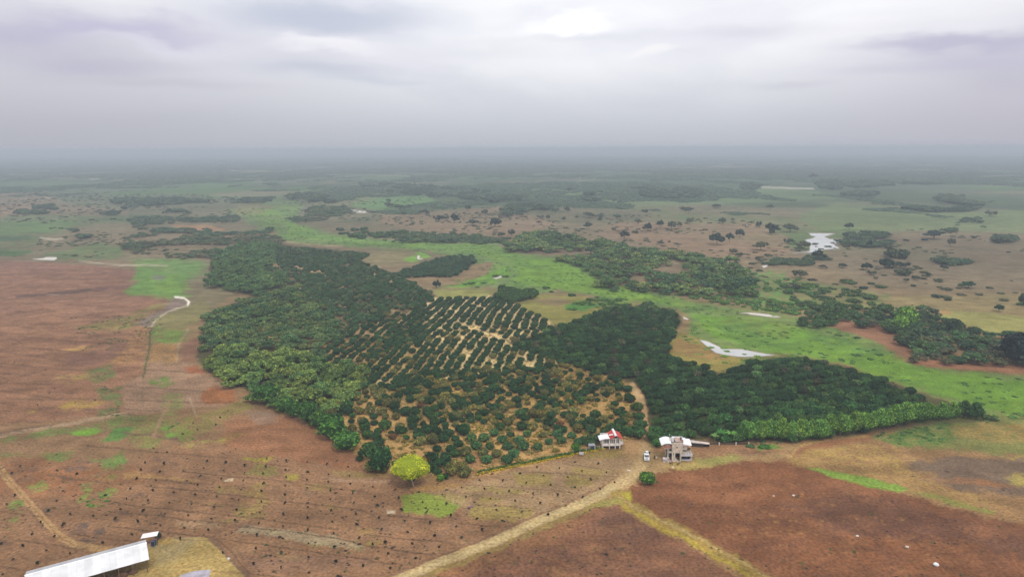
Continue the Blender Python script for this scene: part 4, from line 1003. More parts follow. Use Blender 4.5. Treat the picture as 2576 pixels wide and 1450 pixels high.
for cx, cy, w, h_, n, d in ((1330, 527, 115, 24, 34, 26), (1004, 510, 60, 14, 16, 24), (1690, 483, 130, 20, 60, 30), (1630, 470, 70, 10, 20, 30), (2370, 515, 160, 20, 60, 30), (2390, 498, 60, 14, 14, 30), (330, 523, 30, 12, 10, 26), (230, 575, 90, 10, 20, 20), (210, 592, 90, 12, 24, 18), (770, 495, 80, 14, 30, 30), (830, 505, 20, 14, 5, 26), (2090, 462, 60, 18, 26, 34), (2185, 462, 100, 14, 34, 32), (2160, 486, 76, 8, 20, 26), (1887, 467, 40, 14, 16, 30), (2315, 460, 80, 8, 18, 30), (260, 535, 60, 8, 14, 22), (80, 532, 70, 8, 14, 20), (440, 533, 60, 10, 14, 22), (2180, 600, 118, 26, 44, 17), (2180, 590, 90, 12, 16, 18), (2450, 560, 70, 22, 22, 16), (2400, 580, 50, 12, 12, 16), (2525, 600, 50, 16, 14, 16), (2560, 610, 40, 10, 8, 14), (2400, 648, 84, 22, 26, 14), (2010, 655, 60, 14, 14, 12), (1950, 655, 60, 12, 12, 12), (2080, 645, 90, 10, 16, 10), (1510, 545, 20, 10, 3, 14), (1480, 500, 40, 10, 10, 24), (1240, 490, 160, 18, 50, 26), (1120, 480, 180, 16, 50, 28), (1000, 470, 160, 14, 36, 30), (620, 500, 120, 12, 26, 28), (400, 505, 200, 14, 50, 28), (180, 520, 150, 12, 40, 26), (1120, 602, 130, 9, 30, 12), (1230, 606, 80, 8, 20, 12)):
    clump(cx, cy, w, h_, n, d, (.075, .13, .07), FW)
# scrub scattered over the far plain, thinning with distance
q = np.random.default_rng(21)
NF = 260000
ff = 1 / q.uniform(1 / 6500, 1 / 900, NF) ** 1.0
ff = np.exp(q.uniform(math.log(950), math.log(7500), NF))
ta = q.uniform(-R(46), R(46), NF)
fx, fy = ff * np.sin(ta), ff * np.cos(ta)
dens = fbm(fx / 330, fy / 500, 5, 71, .62); dens2 = fbm(fx / 90 + 7, fy / 140, 3, 73, .6)
pu, pv = P(fx, fy)
thr = np.interp(pv, [372, 400, 430, 470, 510, 560, 640], [.42, .45, .48, .51, .56, .61, .68])
thr = thr + np.where((pu > 1500) & (pv > 470), .03, 0) + np.where((pu < 800) & (pv < 480), -.03, 0)
keep = (dens * .6 + dens2 * .4 > thr) & (pv < 640) & ~in_poly(pu, pv, FP) & ~in_poly(pu, pv, [(-300, 530), (340, 530), (330, 560), (100, 660), (-300, 665)]) & ~in_poly(pu, pv, [(2000, 590), (2150, 580), (2150, 650), (2000, 650)])
fx, fy, ff = fx[keep], fy[keep], ff[keep]
fdi = np.interp(ff, [900, 2000, 7000], [4.5, 8, 22]) * q.uniform(.6, 1.3, len(fx))
print('far scrub', len(fx), 'orchard', len(OR), 'wood', len(W_), 'river', len(RV), 'grove', len(GR), 'far woods', len(FW))

def pick(lst, nmax):
    """nearest nmax that stand inside the picture, and the rest"""
    ins = [t_ for t_ in lst if -20 < t_[2] < 2595 and t_[3] < 1470]
    outs = [t_ for t_ in lst if not (-20 < t_[2] < 2595 and t_[3] < 1470)]
    ins.sort(key=lambda t_: math.hypot(t_[0], t_[1]) / t_[4])
    return ins[:nmax], ins[nmax:] + outs
def hz(x, y): return float(height(np.array([x]), np.array([y]))[0])
LM = {
    'dark': [(1690, 1080, 'directly behind the unfinished house'), (1800, 1090, 'behind the low outbuilding'), (1830, 1060, 'behind the banana plants'), (1960, 1080, 'behind the highest windbreak tree'), (2060, 1065, 'behind the middle of the windbreak'), (2200, 1040, 'behind the right half of the windbreak'), (2320, 1010, 'at the pointed right tip of the striped block'), (2000, 920, 'on the crest right of the silver pond end'), (2130, 950, 'on the upper right edge of the striped block'), (1900, 980, 'in the middle of the striped block'), (1780, 960, 'below the olive bank of the near pond'), (1640, 1050, 'along the right side of the dirt lane'), (1610, 950, 'above the bend of the dirt lane'), (1660, 840, 'by the top knob beside the flood plain'), (1500, 880, 'in the dense block right of the sandy paths'), (1100, 680, 'in the dark arm reaching into the flood plain'), (850, 700, 'in the far dark block'), (1300, 735, 'in the clump above the sandy paths')],
    'mixed': [(1545, 1095, 'right behind the red and white stilt house'), (1485, 1115, 'behind the dark water tank'), (1600, 1060, 'along the left side of the dirt lane'), (1580, 985, 'beside the upper bend of the dirt lane'), (1420, 1120, 'behind the right part of the yellow hedge'), (1330, 1140, 'behind the middle of the yellow hedge'), (1230, 1165, 'behind the left end of the yellow hedge'), (1130, 1180, 'right of the round yellow tree'), (1040, 1150, 'close behind the round yellow tree'), (960, 1120, 'above the dark tree left of the yellow tree'), (880, 1080, 'beside the big leafy edge tree'), (820, 1030, 'below the feathery wood'), (1300, 1060, 'in the open middle of the dry-grass plot'), (1150, 1080, 'in the left middle of the dry-grass plot'), (1420, 1040, 'in the right middle of the dry-grass plot'), (1200, 980, 'below the sandy paths'), (1450, 960, 'below the dense dark block'), (1000, 1000, 'at the right end of the feathery wood')],
    'paths': [(1120, 780, 'at the upper left of the pale sandy paths'), (1250, 770, 'at the top of the pale sandy paths'), (1360, 820, 'at the right tip of the pale sandy paths'), (1200, 850, 'beside the bare sandy middle'), (1300, 900, 'at the lower right of the sandy paths'), (1080, 900, 'at the lower left of the sandy paths'), (960, 930, 'at the far left of the sandy paths')],
    'wood': [(600, 690, 'at the far left corner of the orchard'), (700, 745, 'beside the notch in the bare fields'), (560, 800, 'at the edge of the olive strip'), (520, 860, 'at the outer left bulge of the wood'), (700, 830, 'in the middle of the grey-green wood'), (820, 830, 'where the wood meets the dark orchard')],
    'wood3': [(530, 920, 'at the left tip above the brown field'), (600, 960, 'on the lower left edge above the brown field'), (700, 1000, 'just above the bushy edge trees'), (640, 900, 'at the top left of the bright wood'), (760, 930, 'in the bright middle of the wood'), (860, 930, 'at the right end of the bright wood'), (840, 990, 'at the lower right of the bright wood')],
    'river': [(1300, 610, 'at the narrow upper tip'), (1400, 590, 'on the hazy back edge'), (1480, 640, 'at the waist of the wood'), (1530, 700, 'at the left corner by the green meadow'), (1620, 640, 'on the back edge toward the savanna'), (1650, 700, 'in the thick middle'), (1780, 660, 'on the right back edge'), (1870, 700, 'at the dark right end'), (1780, 730, 'on the front edge above the green brush'), (1850, 755, 'in the brush below the right end'), (1950, 775, 'at the last tip of the brush')],
    'grove': [(2180, 800, 'at the left end by the bare bank'), (2240, 820, 'beside the lime green pair'), (2320, 790, 'at the back by the mown yellow field'), (2300, 880, 'at the foot of the brown bank'), (2350, 840, 'in the dark middle'), (2430, 830, 'on the back edge below the mown field'), (2450, 890, 'on the front edge above the bare strip'), (2540, 860, 'at the right picture edge')],
    'belt': [(2040, 800, 'at the left end of the belt by the flood plain'), (2110, 785, 'in the middle of the belt'), (2200, 775, 'where the belt meets the grove')],
}
def near_lm(t_):
    return min(LM[t_[7]], key=lambda l: ((l[0] - t_[2]) ** 2 + 2.5 * (l[1] - t_[3]) ** 2))[2]
def shade(tn):
    if tn[0] > tn[1] * 1.5: return 'rusty'
    if tn[0] > tn[1] * .85: return 'olive yellow'
    k = tn[1]
    return 'dark green' if k < .065 else ('mid green' if k < .09 else ('fresh green' if k < .16 else 'yellowish green'))
def olabel(t_):
    sz = 'small ' if t_[4] < 3.6 else ('broad ' if t_[4] > 4.4 else '')
    return sz + shade(t_[6]) + ' orchard tree ' + near_lm(t_)
sel, rest = pick(OR, 320)
for t_ in sel:
    tree('orchard_tree', 'mango', (t_[0], t_[1], hz(t_[0], t_[1]) - .1), t_[4], t_[6], olabel(t_), group='orchard trees', hs=t_[5])
def tomass(name, lst, kind, **kw):
    if not lst: return
    pts = np.array([[t_[0], t_[1], 0] for t_ in lst]); pts[:, 2] = height(pts[:, 0], pts[:, 1]) - .1
    return mass(name, pts, np.array([t_[4] for t_ in lst]), np.array([t_[5] for t_ in lst]), np.array([t_[6] for t_ in lst]), kind, **kw)
wsel, wrest = pick(W_, 300)
for t_ in wsel:
    lab = ('small ' if t_[4] < 6.5 else ('broad ' if t_[4] > 8.6 else '')) + shade(t_[6]) + ' feathery tree ' + near_lm(t_)
    tree('woodland_tree', 'wood', (t_[0], t_[1], hz(t_[0], t_[1]) - .1), t_[4], t_[6], lab, group='feathery woodland trees left of the orchard', hs=t_[5])
vsel, vrest = pick(RV, 300)
for t_ in vsel:
    lab = ('small ' if t_[4] < 10 else ('broad ' if t_[4] > 13 else '')) + shade(t_[6]) + ' flood plain wood tree ' + near_lm(t_)
    tree('riverside_tree', 'wood', (t_[0], t_[1], hz(t_[0], t_[1]) - .1), t_[4], t_[6], lab, group='trees of the wood across the flood plain', hs=t_[5])
gsel, grest = pick(GR, 260)
for t_ in gsel:
    lab = ('small ' if t_[4] < 10 else ('broad ' if t_[4] > 13 else '')) + shade(t_[6]) + ' grove tree ' + near_lm(t_)
    tree('grove_tree', 'wood' if t_[6][0] > .06 else 'mango', (t_[0], t_[1], hz(t_[0], t_[1]) - .1), t_[4], t_[6], lab, group='trees of the right-hand grove', hs=t_[5])

# single trees out on the savanna: centre x, base y, width, height (picture units), tint
SAV = []
D1, D2, D3 = (.034, .064, .044), (.07, .10, .055), (.12, .13, .07)
def sv(fn, lst):
    for x, yb, w, h_, tn in lst:
        (u, v), = fn([(x, yb)]); s_ = {zf2: .27319, zf3: .27319, zf4: .30761}[fn]
        SAV.append((u, v, w * s_, h_ * s_, tn))
sv(zf3, [(205, 780, 125, 95, D1), (1063, 805, 95, 75, D1), (1395, 888, 120, 78, D1), (1495, 838, 65, 22, D2), (1612, 825, 108, 90, D1), (1727, 790, 85, 80, D1), (2250, 945, 150, 118, D1), (2365, 920, 90, 90, D1), (2460, 880, 100, 85, D1), (115, 672, 70, 60, D2), (870, 650, 65, 65, D2), (695, 718, 55, 55, D2), (1070, 698, 130, 60, D2), (1520, 762, 80, 62, D3), (360, 868, 80, 75, D2), (330, 695, 100, 50, D2), (290, 690, 80, 45, D2), (450, 685, 60, 32, D2), (1175, 728, 35, 52, D2), (1330, 706, 100, 42, (.04, .11, .06)), (1830, 805, 100, 90, D3), (1905, 785, 60, 55, D3), (2300, 750, 75, 60, D2), (2000, 755, 90, 60, D3), (2240, 608, 90, 42, D2), (1990, 655, 110, 62, D2), (1930, 635, 60, 45, D2), (615, 705, 80, 40, D3), (610, 752, 70, 30, D2), (2400, 1035, 80, 50, D3), (2460, 1058, 30, 40, D1), (890, 465, 80, 50, D1), (1070, 500, 140, 45, D2), (1180, 470, 60, 30, D2), (400, 765, 28, 18, D1), (840, 730, 50, 50, D3), (745, 748, 40, 22, D2), (960, 705, 50, 30, D3), (1735, 915, 34, 14, D1), (1810, 922, 34, 12, D1), (1370, 620, 40, 10, D1), (40, 665, 40, 24, D2), (20, 765, 80, 50, D2), (1585, 645, 80, 30, D2), (1300, 545, 50, 16, D2), (200, 560, 120, 45, D2), (430, 550, 60, 35, D2), (2225, 1115, 70, 60, D3), (265, 878, 80, 55, D2)])
sv(zf2, [(1540, 678, 70, 38, D1), (1860, 735, 110, 70, D1), (1920, 725, 80, 60, D2), (2010, 745, 95, 100, D1), (2130, 638, 80, 66, D2), (2290, 672, 75, 62, D2), (2175, 765, 115, 58, D2), (2380, 782, 120, 98, D1), (1845, 1345, 95, 90, D1), (1740, 668, 90, 50, D2), (1700, 665, 70, 40, D2), (2200, 668, 30, 20, D2), (2430, 880, 80, 55, D2), (2060, 1045, 50, 14, D1), (315, 548, 26, 9, D1), (155, 620, 20, 12, D2), (650, 665, 70, 50, D2), (820, 565, 55, 45, D1), (990, 610, 80, 34, D2), (1640, 380, 30, 12, D1)])
sv(zf4, [(410, 700, 50, 62, D1), (510, 745, 130, 88, D1), (510, 760, 65, 45, D1), (665, 735, 130, 70, D2), (425, 888, 140, 78, D3), (655, 832, 100, 45, D2), (775, 878, 120, 80, D3), (897, 962, 125, 85, D1), (1145, 718, 90, 58, D2), (1310, 862, 50, 60, D1), (1840, 795, 165, 72, D1), (1440, 1035, 120, 90, D1), (1600, 1032, 110, 58, D1), (1500, 1030, 100, 60, D2), (1540, 950, 190, 75, D2), (1460, 930, 80, 40, D2), (1585, 1088, 130, 50, D2), (1290, 1045, 95, 58, D1), (1325, 1090, 80, 42, D2), (930, 1035, 80, 34, D2), (1090, 1028, 90, 38, D2), (1915, 1048, 70, 44, D1), (1795, 1100, 50, 30, D1), (1690, 1128, 70, 35, D2), (1610, 1140, 50, 28, D1), (2120, 1194, 115, 54, (.04, .12, .05)), (2370, 1386, 76, 54, (.035, .09, .04)), (2560, 1340, 70, 100, D2), (745, 1112, 150, 72, D3), (1975, 852, 70, 65, D3), (2295, 605, 90, 45, D3), (500, 545, 80, 35, D2), (60, 538, 80, 34, D2), (105, 668, 60, 50, D2), (195, 642, 40, 20, D2), (200, 915, 80, 48, D3), (255, 940, 30, 35, D1), (250, 940, 80, 40, D2), (400, 985, 60, 55, D3), (850, 305, 80, 50, D2), (2165, 785, 40, 14, D1), (2450, 908, 34, 14, D1), (1765, 805, 50, 12, D1), (1610, 810, 50, 14, D1), (1610, 552, 80, 12, D1), (1460, 872, 60, 24, D2), (715, 1205, 90, 45, D2), (790, 1330, 70, 30, D2), (1265, 1202, 70, 20, D1), (380, 355, 20, 10, D2), (1500, 345, 50, 24, D2), (1670, 1180, 40, 14, D2), (1860, 1270, 80, 24, D2), (1950, 1295, 60, 18, D2), (1360, 1120, 40, 22, D2), (2390, 830, 120, 55, D2)])
cmap = {D1: 'dark blue-green', D2: 'dull green', D3: 'thin grey-green'}
sn = 0
POND = Vector(G(2070, 610))
for u, v, w, h_, tn in SAV:
    p = G(u, v); dist = math.hypot(p.x, p.y, CAM_H)
    d = w * dist / FD * 1.0
    hh = max(h_, w * .3) * dist / FD * .95
    size = 'large ' if d > 17 else ('small ' if d < 9 else '')
    if abs(u - 2070) < 110 and abs(v - 615) < 50: w_ = 'beside the silvery pond'
    elif u < 1260 and v > 700: w_ = 'alone in the olive grass above the sandy-path orchard'
    elif v > 690: w_ = 'on the dry slope above the right-hand grove'
    elif u > 2200: w_ = 'on the brown savanna right of the silvery pond'
    elif u > 1850: w_ = 'on the brown savanna round the silvery pond'
    elif u > 1480: w_ = 'on the brown savanna behind the thick wood'
    elif u > 1200: w_ = 'on the hazy savanna behind the narrow tip of the wood'
    else: w_ = 'on the hazy plain behind the green flood plain'
    lab = size + cmap.get(tn, 'fresh green') + (' bush ' if hh < d * .42 else ' tree ') + w_
    d *= .92
    kind = 'wood' if hh > .42 * d else 'shrub'
    base = {'round': .95, 'wood': .72, 'shrub': .40}[kind]
    tree('savanna_bush' if hh < d * .42 else 'savanna_tree', kind, p, d, jit(tn, .12), lab, 'bush' if hh < d * .42 else 'tree', 'single trees and bushes on the savanna', hs=hh / d / base)

for u, v, w, tn, lab in ((1604, 1099, 42, (.05, .12, .035), 'big round green tree at the lane mouth right of the stilt house'), (1580, 1096, 36, (.045, .105, .03), 'dense green tree second from the lane behind the stilt house yard'), (1560, 1088, 34, (.05, .11, .03), 'green tree behind the right end of the stilt house roof'), (1535, 1084, 30, (.06, .115, .04), 'dull green tree hidden behind the red roof'), (1508, 1110, 30, (.055, .115, .035), 'green tree just left behind the white side roof'), (1488, 1113, 26, (.07, .12, .04), 'greyish green tree above the dark water tank'), (1466, 1116, 24, (.06, .12, .035), 'smaller green tree left of the water tank'), (1522, 1098, 28, (.05, .10, .03), 'dark green tree between the stilt house and the orchard'), (1486, 1088, 30, (.05, .10, .03), 'round dark tree standing behind the two by the water tank'), (1612, 1078, 34, (.045, .11, .03), 'green tree on the left side of the lane above its mouth'), (1608, 1056, 30, (.05, .11, .03), 'green tree on the left lane side, second above its mouth'), (1604, 1034, 28, (.06, .12, .03), 'green tree on the left lane side, third above its mouth')):
    p = G(u, v); dist = math.hypot(p.x, p.y, CAM_H); d = w * dist / FD
    tree('yard_tree', 'mango' if w > 28 else 'round', p, d, jit(tn, .1), lab, group='trees round the stilt house', hs=.95)
# windbreak row
WB = [(1868, 1106), (1950, 1108), (2060, 1104), (2180, 1086), (2300, 1064), (2400, 1054), (2478, 1050)]
L = [G(*p) for p in WB]
acc = []
for a, b_ in zip(L[:-1], L[1:]):
    n = max(1, int((b_ - a).length / 1.75))
    acc += [a.lerp(b_, k / n) for k in range(n)]
for k, p in enumerate(acc):
    f_ = k / len(acc)
    tn = jit((.15, .30, .055) if f_ < .7 else ((.12, .25, .05) if f_ < .88 else (.05, .12, .035)), .18)
    d = random.uniform(4.6, 5.6)
    lab = 'tall bright green tree in the ' + ('left third, near the banana plants, ' if f_ < .33 else ('middle stretch ' if f_ < .7 else 'far right end ')) + 'of the windbreak row'
    tree('windbreak_tree', 'tall', (p.x + random.uniform(-.8, .8), p.y + random.uniform(-.3, 1.4), p.z), d, tn, lab, group='windbreak row along the orchard', hs=random.uniform(.9, 1.1) * (1.05 if f_ < .8 else .85))
p = G(1956, 1092); tree('windbreak_tree', 'tall', p, 6, (.12, .21, .05), 'highest pale green tree standing out above the left part of the windbreak', hs=.95)

# hedge trees along the lower left orchard edge
for u, v, w, h_, tn, lab in ((672, 1012, 62, 44, (.05, .13, .03), 'upper dark green bushy tree at the lower edge of the feathery wood'), (716, 1035, 46, 34, (.07, .16, .035), 'bright green bushy tree second down the orchard edge'), (742, 1048, 42, 36, (.055, .14, .03), 'green bushy tree halfway down the orchard edge'), (775, 1062, 48, 50, (.05, .13, .03), 'tall green bushy tree on the orchard edge above the brown field'), (800, 1074, 40, 40, (.065, .15, .03), 'green bushy tree next above the big leafy one on the orchard edge'), (834, 1102, 64, 56, (.06, .16, .03), 'big leafy green tree on the orchard edge above the brown field'), (872, 1130, 66, 44, (.07, .18, .035), 'bright green low tree at the lower orchard edge'), (955, 1186, 54, 60, (.035, .10, .03), 'dark green tree just left of the round yellow tree'), (930, 1150, 40, 36, (.05, .12, .03), 'small green tree between the orchard edge and the dark one')):
    p = G(u, v); dist = math.hypot(p.x, p.y, CAM_H); d = w * dist / FD
    tree('edge_tree', 'round', p, d * 1.05, tn, lab, group='bushy trees on the lower orchard edge', hs=h_ / w * 1.12)

# lime tree of the right grove, pair of bright trees, dead pale tree
for u, v, w, h_, lab in ((2272, 816, 40, 34, 'bright lime green round tree, upper of the two in the right-hand grove'), (2254, 828, 32, 26, 'bright lime green round tree, lower of the two in the right-hand grove')):
    p = G(u, v); p.y -= 4; dist = math.hypot(p.x, p.y, CAM_H); d = w * dist / FD
    tree('lime_tree', 'round', p, d, (.16, .32, .05), lab, group='two lime green trees', hs=1.25)
p = G(2565, 915); tree('grove_tree', 'round', p, 17, (.018, .032, .03), 'big almost black round tree at the right edge of the picture before the grove', hs=.85)

# banana clump and bushes by the houses
def bush(u, v, w, tn, lab, name='bush', hs=.85, kind='round', cat='bush'):
    p = G(u, v); dist = math.hypot(p.x, p.y, CAM_H); d = w * dist / FD
    return tree(name, kind, p, d, tn, lab, cat, None, hs)
bush(1628, 1215, 42, (.085, .19, .03), 'round bright green bush on the bend of the dirt road', hs=.72)
bush(1652, 1122, 30, (.06, .165, .03), 'small round green bush left of the unfinished house', hs=.7)
bush(1886, 1122, 26, (.09, .17, .05), 'low green bush on bare soil below the windbreak', hs=.4, kind='shrub')
bush(1922, 1124, 30, (.07, .19, .035), 'flat bright green shrub right of the low green bush', hs=.4, kind='shrub')
bush(1108, 1209, 20, (.11, .24, .03), 'small bright green shrub right of the round yellow tree', hs=1.0)
bush(1448, 1135, 26, (.08, .18, .03), 'leafy green bush beside the pale signboard', hs=.95)
bush(2338, 1040, 22, (.2, .24, .06), 'small yellowish shrub at the upper end of the striped block', hs=.6)
bush(2490, 1052, 34, (.10, .15, .05), 'pale low shrub at the right tip of the windbreak', hs=.5, kind='shrub')
BAN = leaf_mat('banana_leaf', 'OBJECT')
def banana(u, v, h_, lab, tn):
    o = empty('banana_plant', G(u, v), random.uniform(0, 6)); tag(o, lab, 'plant', 'banana plants')
    mb = MB(); mb.tube((0, 0, 0), (.1, 0, h_ * .55), .16, .1); mb.build('stem', mat('banana_stem', (.14, .2, .06)), o)
    for k in range(8):
        a = k * .785 + random.uniform(-.3, .3); L_ = h_ * random.uniform(.45, .65); m2 = MB()
        pr = []
        for s_ in range(6):
            f_ = s_ / 5; r_ = L_ * f_; zz = h_ * .55 + math.sin(f_ * 2.2) * L_ * .55; w2 = .32 * math.sin(max(.12, min(f_ * 1.1, 1)) * math.pi) + .03
            c_ = Vector((r_ * math.cos(a), r_ * math.sin(a), zz)); s2 = Vector((-math.sin(a), math.cos(a), .25)) * w2
            pr += [c_ - s2, c_, c_ + Vector((math.sin(a), -math.cos(a), .25)) * -w2 + Vector((0, 0, .0))]
        m2.add(pr, [(3 * s_ + j_, 3 * s_ + j_ + 1, 3 * s_ + j_ + 4, 3 * s_ + j_ + 3) for s_ in range(5) for j_ in range(2)])
        lo = m2.build('leaf', BAN, o); lo['tint'] = [*tn, 1.0]
        at = lo.data.attributes.new('var', 'FLOAT_COLOR', 'POINT'); at.data.foreach_set('color', [1.0] * (4 * len(lo.data.vertices)))
banana(1797, 1112, 3.2, 'pale-leaved banana plant left of the other, behind the low wall', (.16, .30, .08))
banana(1812, 1110, 4.0, 'dark leafy banana plant in the middle of the clump by the wall', (.06, .19, .04))
banana(1838, 1112, 4.2, 'bright green banana plant with upright leaves nearest the windbreak', (.15, .34, .06))
bush(1822, 1110, 36, (.06, .17, .04), 'bushy green undergrowth between the banana plants', hs=.6)
bush(1850, 1110, 34, (.07, .16, .04), 'green bush between the banana plants and the windbreak', hs=.8)
bush(1866, 1108, 34, (.07, .17, .035), 'pointed green tree at the left start of the windbreak', hs=1.35, name='young_tree', cat='tree')

# the round yellow-green tree
p = G(1033, 1218)
yt = empty('yellow_tree', p, 0); tag(yt, 'round umbrella-shaped yellow-green tree alone at the front of the orchard', 'tree')
YS = 9.9
ly = [(0, 0, .62, .50, .33), (-.26, -.02, .50, .26, .2), (.27, -.02, .52, .25, .2), (0, -.2, .46, .26, .16), (.05, .2, .5, .3, .2)]
cm = crown_mesh('crown', ly, 4200, .02, 5, LEAF_O, .98, .1, (.85, 1.15)); c = bpy.data.objects.new('crown', cm); C.objects.link(c); c.parent = yt
c.scale = (YS, YS, YS * .74); c.location = (0, 0, .7); c['tint'] = [.56, .60, .035, 1]
cm = crown_mesh('undergrowth', [(0, .05, .3, .26, .3), (-.14, .05, .33, .2, .24), (.15, .05, .33, .2, .24)], 700, .04, 6, LEAF_O); c = bpy.data.objects.new('undergrowth', cm); C.objects.link(c); c.parent = yt
c.scale = (YS, YS, YS); c.location = (-.3, .9, 0); c['tint'] = [.035, .085, .035, 1]
tag(c, 'dark green lower foliage')
mb = MB(); pts = [(.9, -1.0, 0), (.7, -1.0, 1.2), (.35, -.9, 2.4), (.2, -.7, 3.4), (.0, -.3, 4.6)]
for k in range(4): mb.tube(pts[k], pts[k + 1], .2 - .03 * k, .17 - .03 * k, 8)
mb.tube((.2, -.7, 3.2), (-1.6, -.4, 5), .1, .05); mb.tube((.2, -.7, 3.2), (1.9, -.6, 5), .1, .05)
mb.build('trunk', PALEBARK, yt)

# dead pale tree in the windbreak
dt = empty('bare_tree', G(2003, 1109)); tag(dt, 'leafless pale grey tree in front of the windbreak row', 'tree')
mb = MB(); mb.tube((0, 0, 0), (.2, 0, 1.8), .16, .1)
mb.build('trunk', PALEBARK, dt)
mb = MB()
for k in range(9):
    a = k * .7; r_ = random.uniform(.5, 1.3); z_ = random.uniform(2.6, 4.3)
    mb.tube((.2, 0, 1.6), (.2 + r_ * .6 * math.cos(a), r_ * .6 * math.sin(a), z_ * .75), .07, .05, 5); mb.tube((.2 + r_ * .6 * math.cos(a), r_ * .6 * math.sin(a), z_ * .75), (.2 + r_ * math.cos(a + .4), r_ * math.sin(a + .4), z_), .05, .02, 5)
mb.build('limbs', PALEBARK, dt)

# sources for the masses: crowns of trees already standing
byvar = {}
for o in C.objects:
    if o.name.startswith('crown') and o.type == 'MESH':
        byvar.setdefault(o.data.name, o)
for kind in VARS:
    SRC[kind] = [byvar[a.name] if a.name in byvar else None for a, b_, L_ in VARS[kind]]
    SRC[kind] = [s_ or next(x for x in SRC[kind] if x) for s_ in SRC[kind]]
tomass('orchard_tree_mass', rest, 'mango')
tomass('woodland_tree_mass', wrest, 'wood')
tomass('riverside_tree_mass', vrest, 'wood')
tomass('grove_tree_mass', grest, 'wood')
tomass('far_woods', FW, 'wood')
n = len(fx)
ft = np.array([(.085, .14, .08)] * n) * q.uniform(.6, 1.7, (n, 1)) * (1 + q.uniform(-.12, .12, (n, 3)))
mass('far_scrub', np.stack([fx, fy, height(fx, fy) - .3], 1), fdi, q.uniform(.35, .65, n), ft, 'shrub')
# brush along the flood plain and round the woods
BR = []
def brush(poly, sp_, dlo, dhi, tn, seed, th_=.5, hs=(.5, .9)):
    q_ = random.Random(seed)
    x, y, pu_, pv_ = rows(poly, sp_, sp_, .4, .45, seed, True, 14, .3)
    g_ = fbm(x / (sp_ * 3.2), y / (sp_ * 3.2), 3, seed)
    for k in range(len(x)):
        if g_[k] > th_: BR.append([x[k], y[k], pu_[k], pv_[k], q_.uniform(dlo, dhi), q_.uniform(*hs), jit(tn, .25, q_), 'b'])
brush([(1880, 690), (1990, 680), (2040, 720), (2060, 780), (1980, 790), (1700, 745)], 5, 2.5, 6, (.12, .24, .06), 61, .45)
brush([(2010, 780), (2100, 745), (2330, 750), (2420, 770), (2330, 778), (2200, 775)], 8, 5, 9, (.08, .13, .045), 62, .5)
brush([(1960, 690), (2250, 720), (2260, 760), (2000, 790)], 9, 4, 9, (.08, .14, .045), 63, .55)
brush([(850, 575), (1270, 595), (1275, 612), (1000, 606), (860, 595)], 9, 7, 12, (.06, .13, .045), 64, .4)
brush([(2000, 830), (2150, 840), (2260, 895), (2200, 905), (2060, 850)], 5, 2, 5, (.08, .16, .04), 65, .56, (.3, .6))
brush([(1150, 715), (1230, 700), (1290, 668), (1270, 700), (1200, 722)], 5, 3, 6, (.075, .16, .04), 66, .5, (.4, .7))
brush([(1500, 745), (1620, 758), (1540, 775), (1480, 770), (1410, 782), (1420, 765)], 5, 3, 6, (.08, .17, .04), 67, .45, (.4, .7))
brush([(1360, 722), (1420, 728), (1440, 745), (1400, 735)], 5, 3, 6, (.06, .12, .04), 68, .45, (.5, .8))
brush([(1500, 775), (1640, 765), (1700, 790), (1690, 850), (1600, 850), (1420, 825)], 6, 5, 8, (.07, .13, .045), 69, .5, (.6, .9))
brush([(2560, 750), (2640, 750), (2640, 780), (2560, 765)], 7, 4, 8, (.07, .16, .04), 70, .4)
brush([(2200, 1100), (2350, 1062), (2430, 1058), (2400, 1100), (2330, 1125), (2240, 1115)], 2.2, .9, 2.2, (.10, .19, .05), 72, .5, (.3, .6))
brush([(1900, 1108), (2200, 1085), (2480, 1052), (2490, 1062), (2200, 1095), (1900, 1116)], 1.6, .7, 1.6, (.09, .15, .05), 73, .5, (.4, .8))
brush([(940, 975), (1400, 915), (1560, 950), (1620, 1090), (1200, 1190), (1000, 1190)], 2.0, .9, 2.4, (.42, .29, .10), 74, .42, (.4, .9))
brush([(940, 975), (1400, 915), (1560, 950), (1620, 1090), (1300, 1160), (960, 1180)], 3.0, 1.4, 3.2, (.27, .22, .05), 75, .46, (.5, .9))
brush([(960, 860), (1290, 770), (1390, 810), (1400, 905), (1060, 940)], 2.6, .8, 2.0, (.46, .36, .14), 76, .48, (.4, .9))
for pl, tn in (([(180, 800), (400, 780), (420, 830), (200, 900)], (.09, .15, .05)), (z8([(1090, 1140), (1200, 1120), (1300, 1180), (1240, 1240), (1090, 1220)]), (.12, .22, .05)), (z2([(930, 520), (1020, 400), (1330, 340), (1410, 350), (1390, 430), (1240, 600), (1060, 600)]), (.10, .22, .04)), (z2([(60, 580), (260, 510), (350, 600), (300, 635), (100, 620)]), (.10, .19, .05)), (z8([(640, 760), (760, 760), (780, 1060), (640, 1080)]), (.09, .15, .05))):
    brush(pl, 1.7, .5, 1.5, tn, int(pl[0][0]), .56, (.3, .7))
brush(FP, 4.6, .9, 3.0, (.10, .20, .045), 81, .53, (.25, .45))
brush(FP, 6.5, 1.2, 4.0, (.17, .30, .05), 82, .56, (.2, .4))
brush([(1200, 540), (1600, 540), (2000, 560), (2700, 600), (2700, 780), (2330, 770), (1900, 690), (1700, 640), (1300, 560)], 13, 2.5, 7, (.10, .12, .06), 83, .52, (.35, .6))
brush([(700, 500), (1250, 490), (1250, 590), (900, 560), (760, 530)], 14, 3, 7, (.08, .12, .06), 84, .5, (.35, .6))
brush([(-100, 480), (600, 490), (620, 540), (300, 560), (-100, 560)], 16, 3, 8, (.07, .11, .06), 85, .5, (.35, .6))
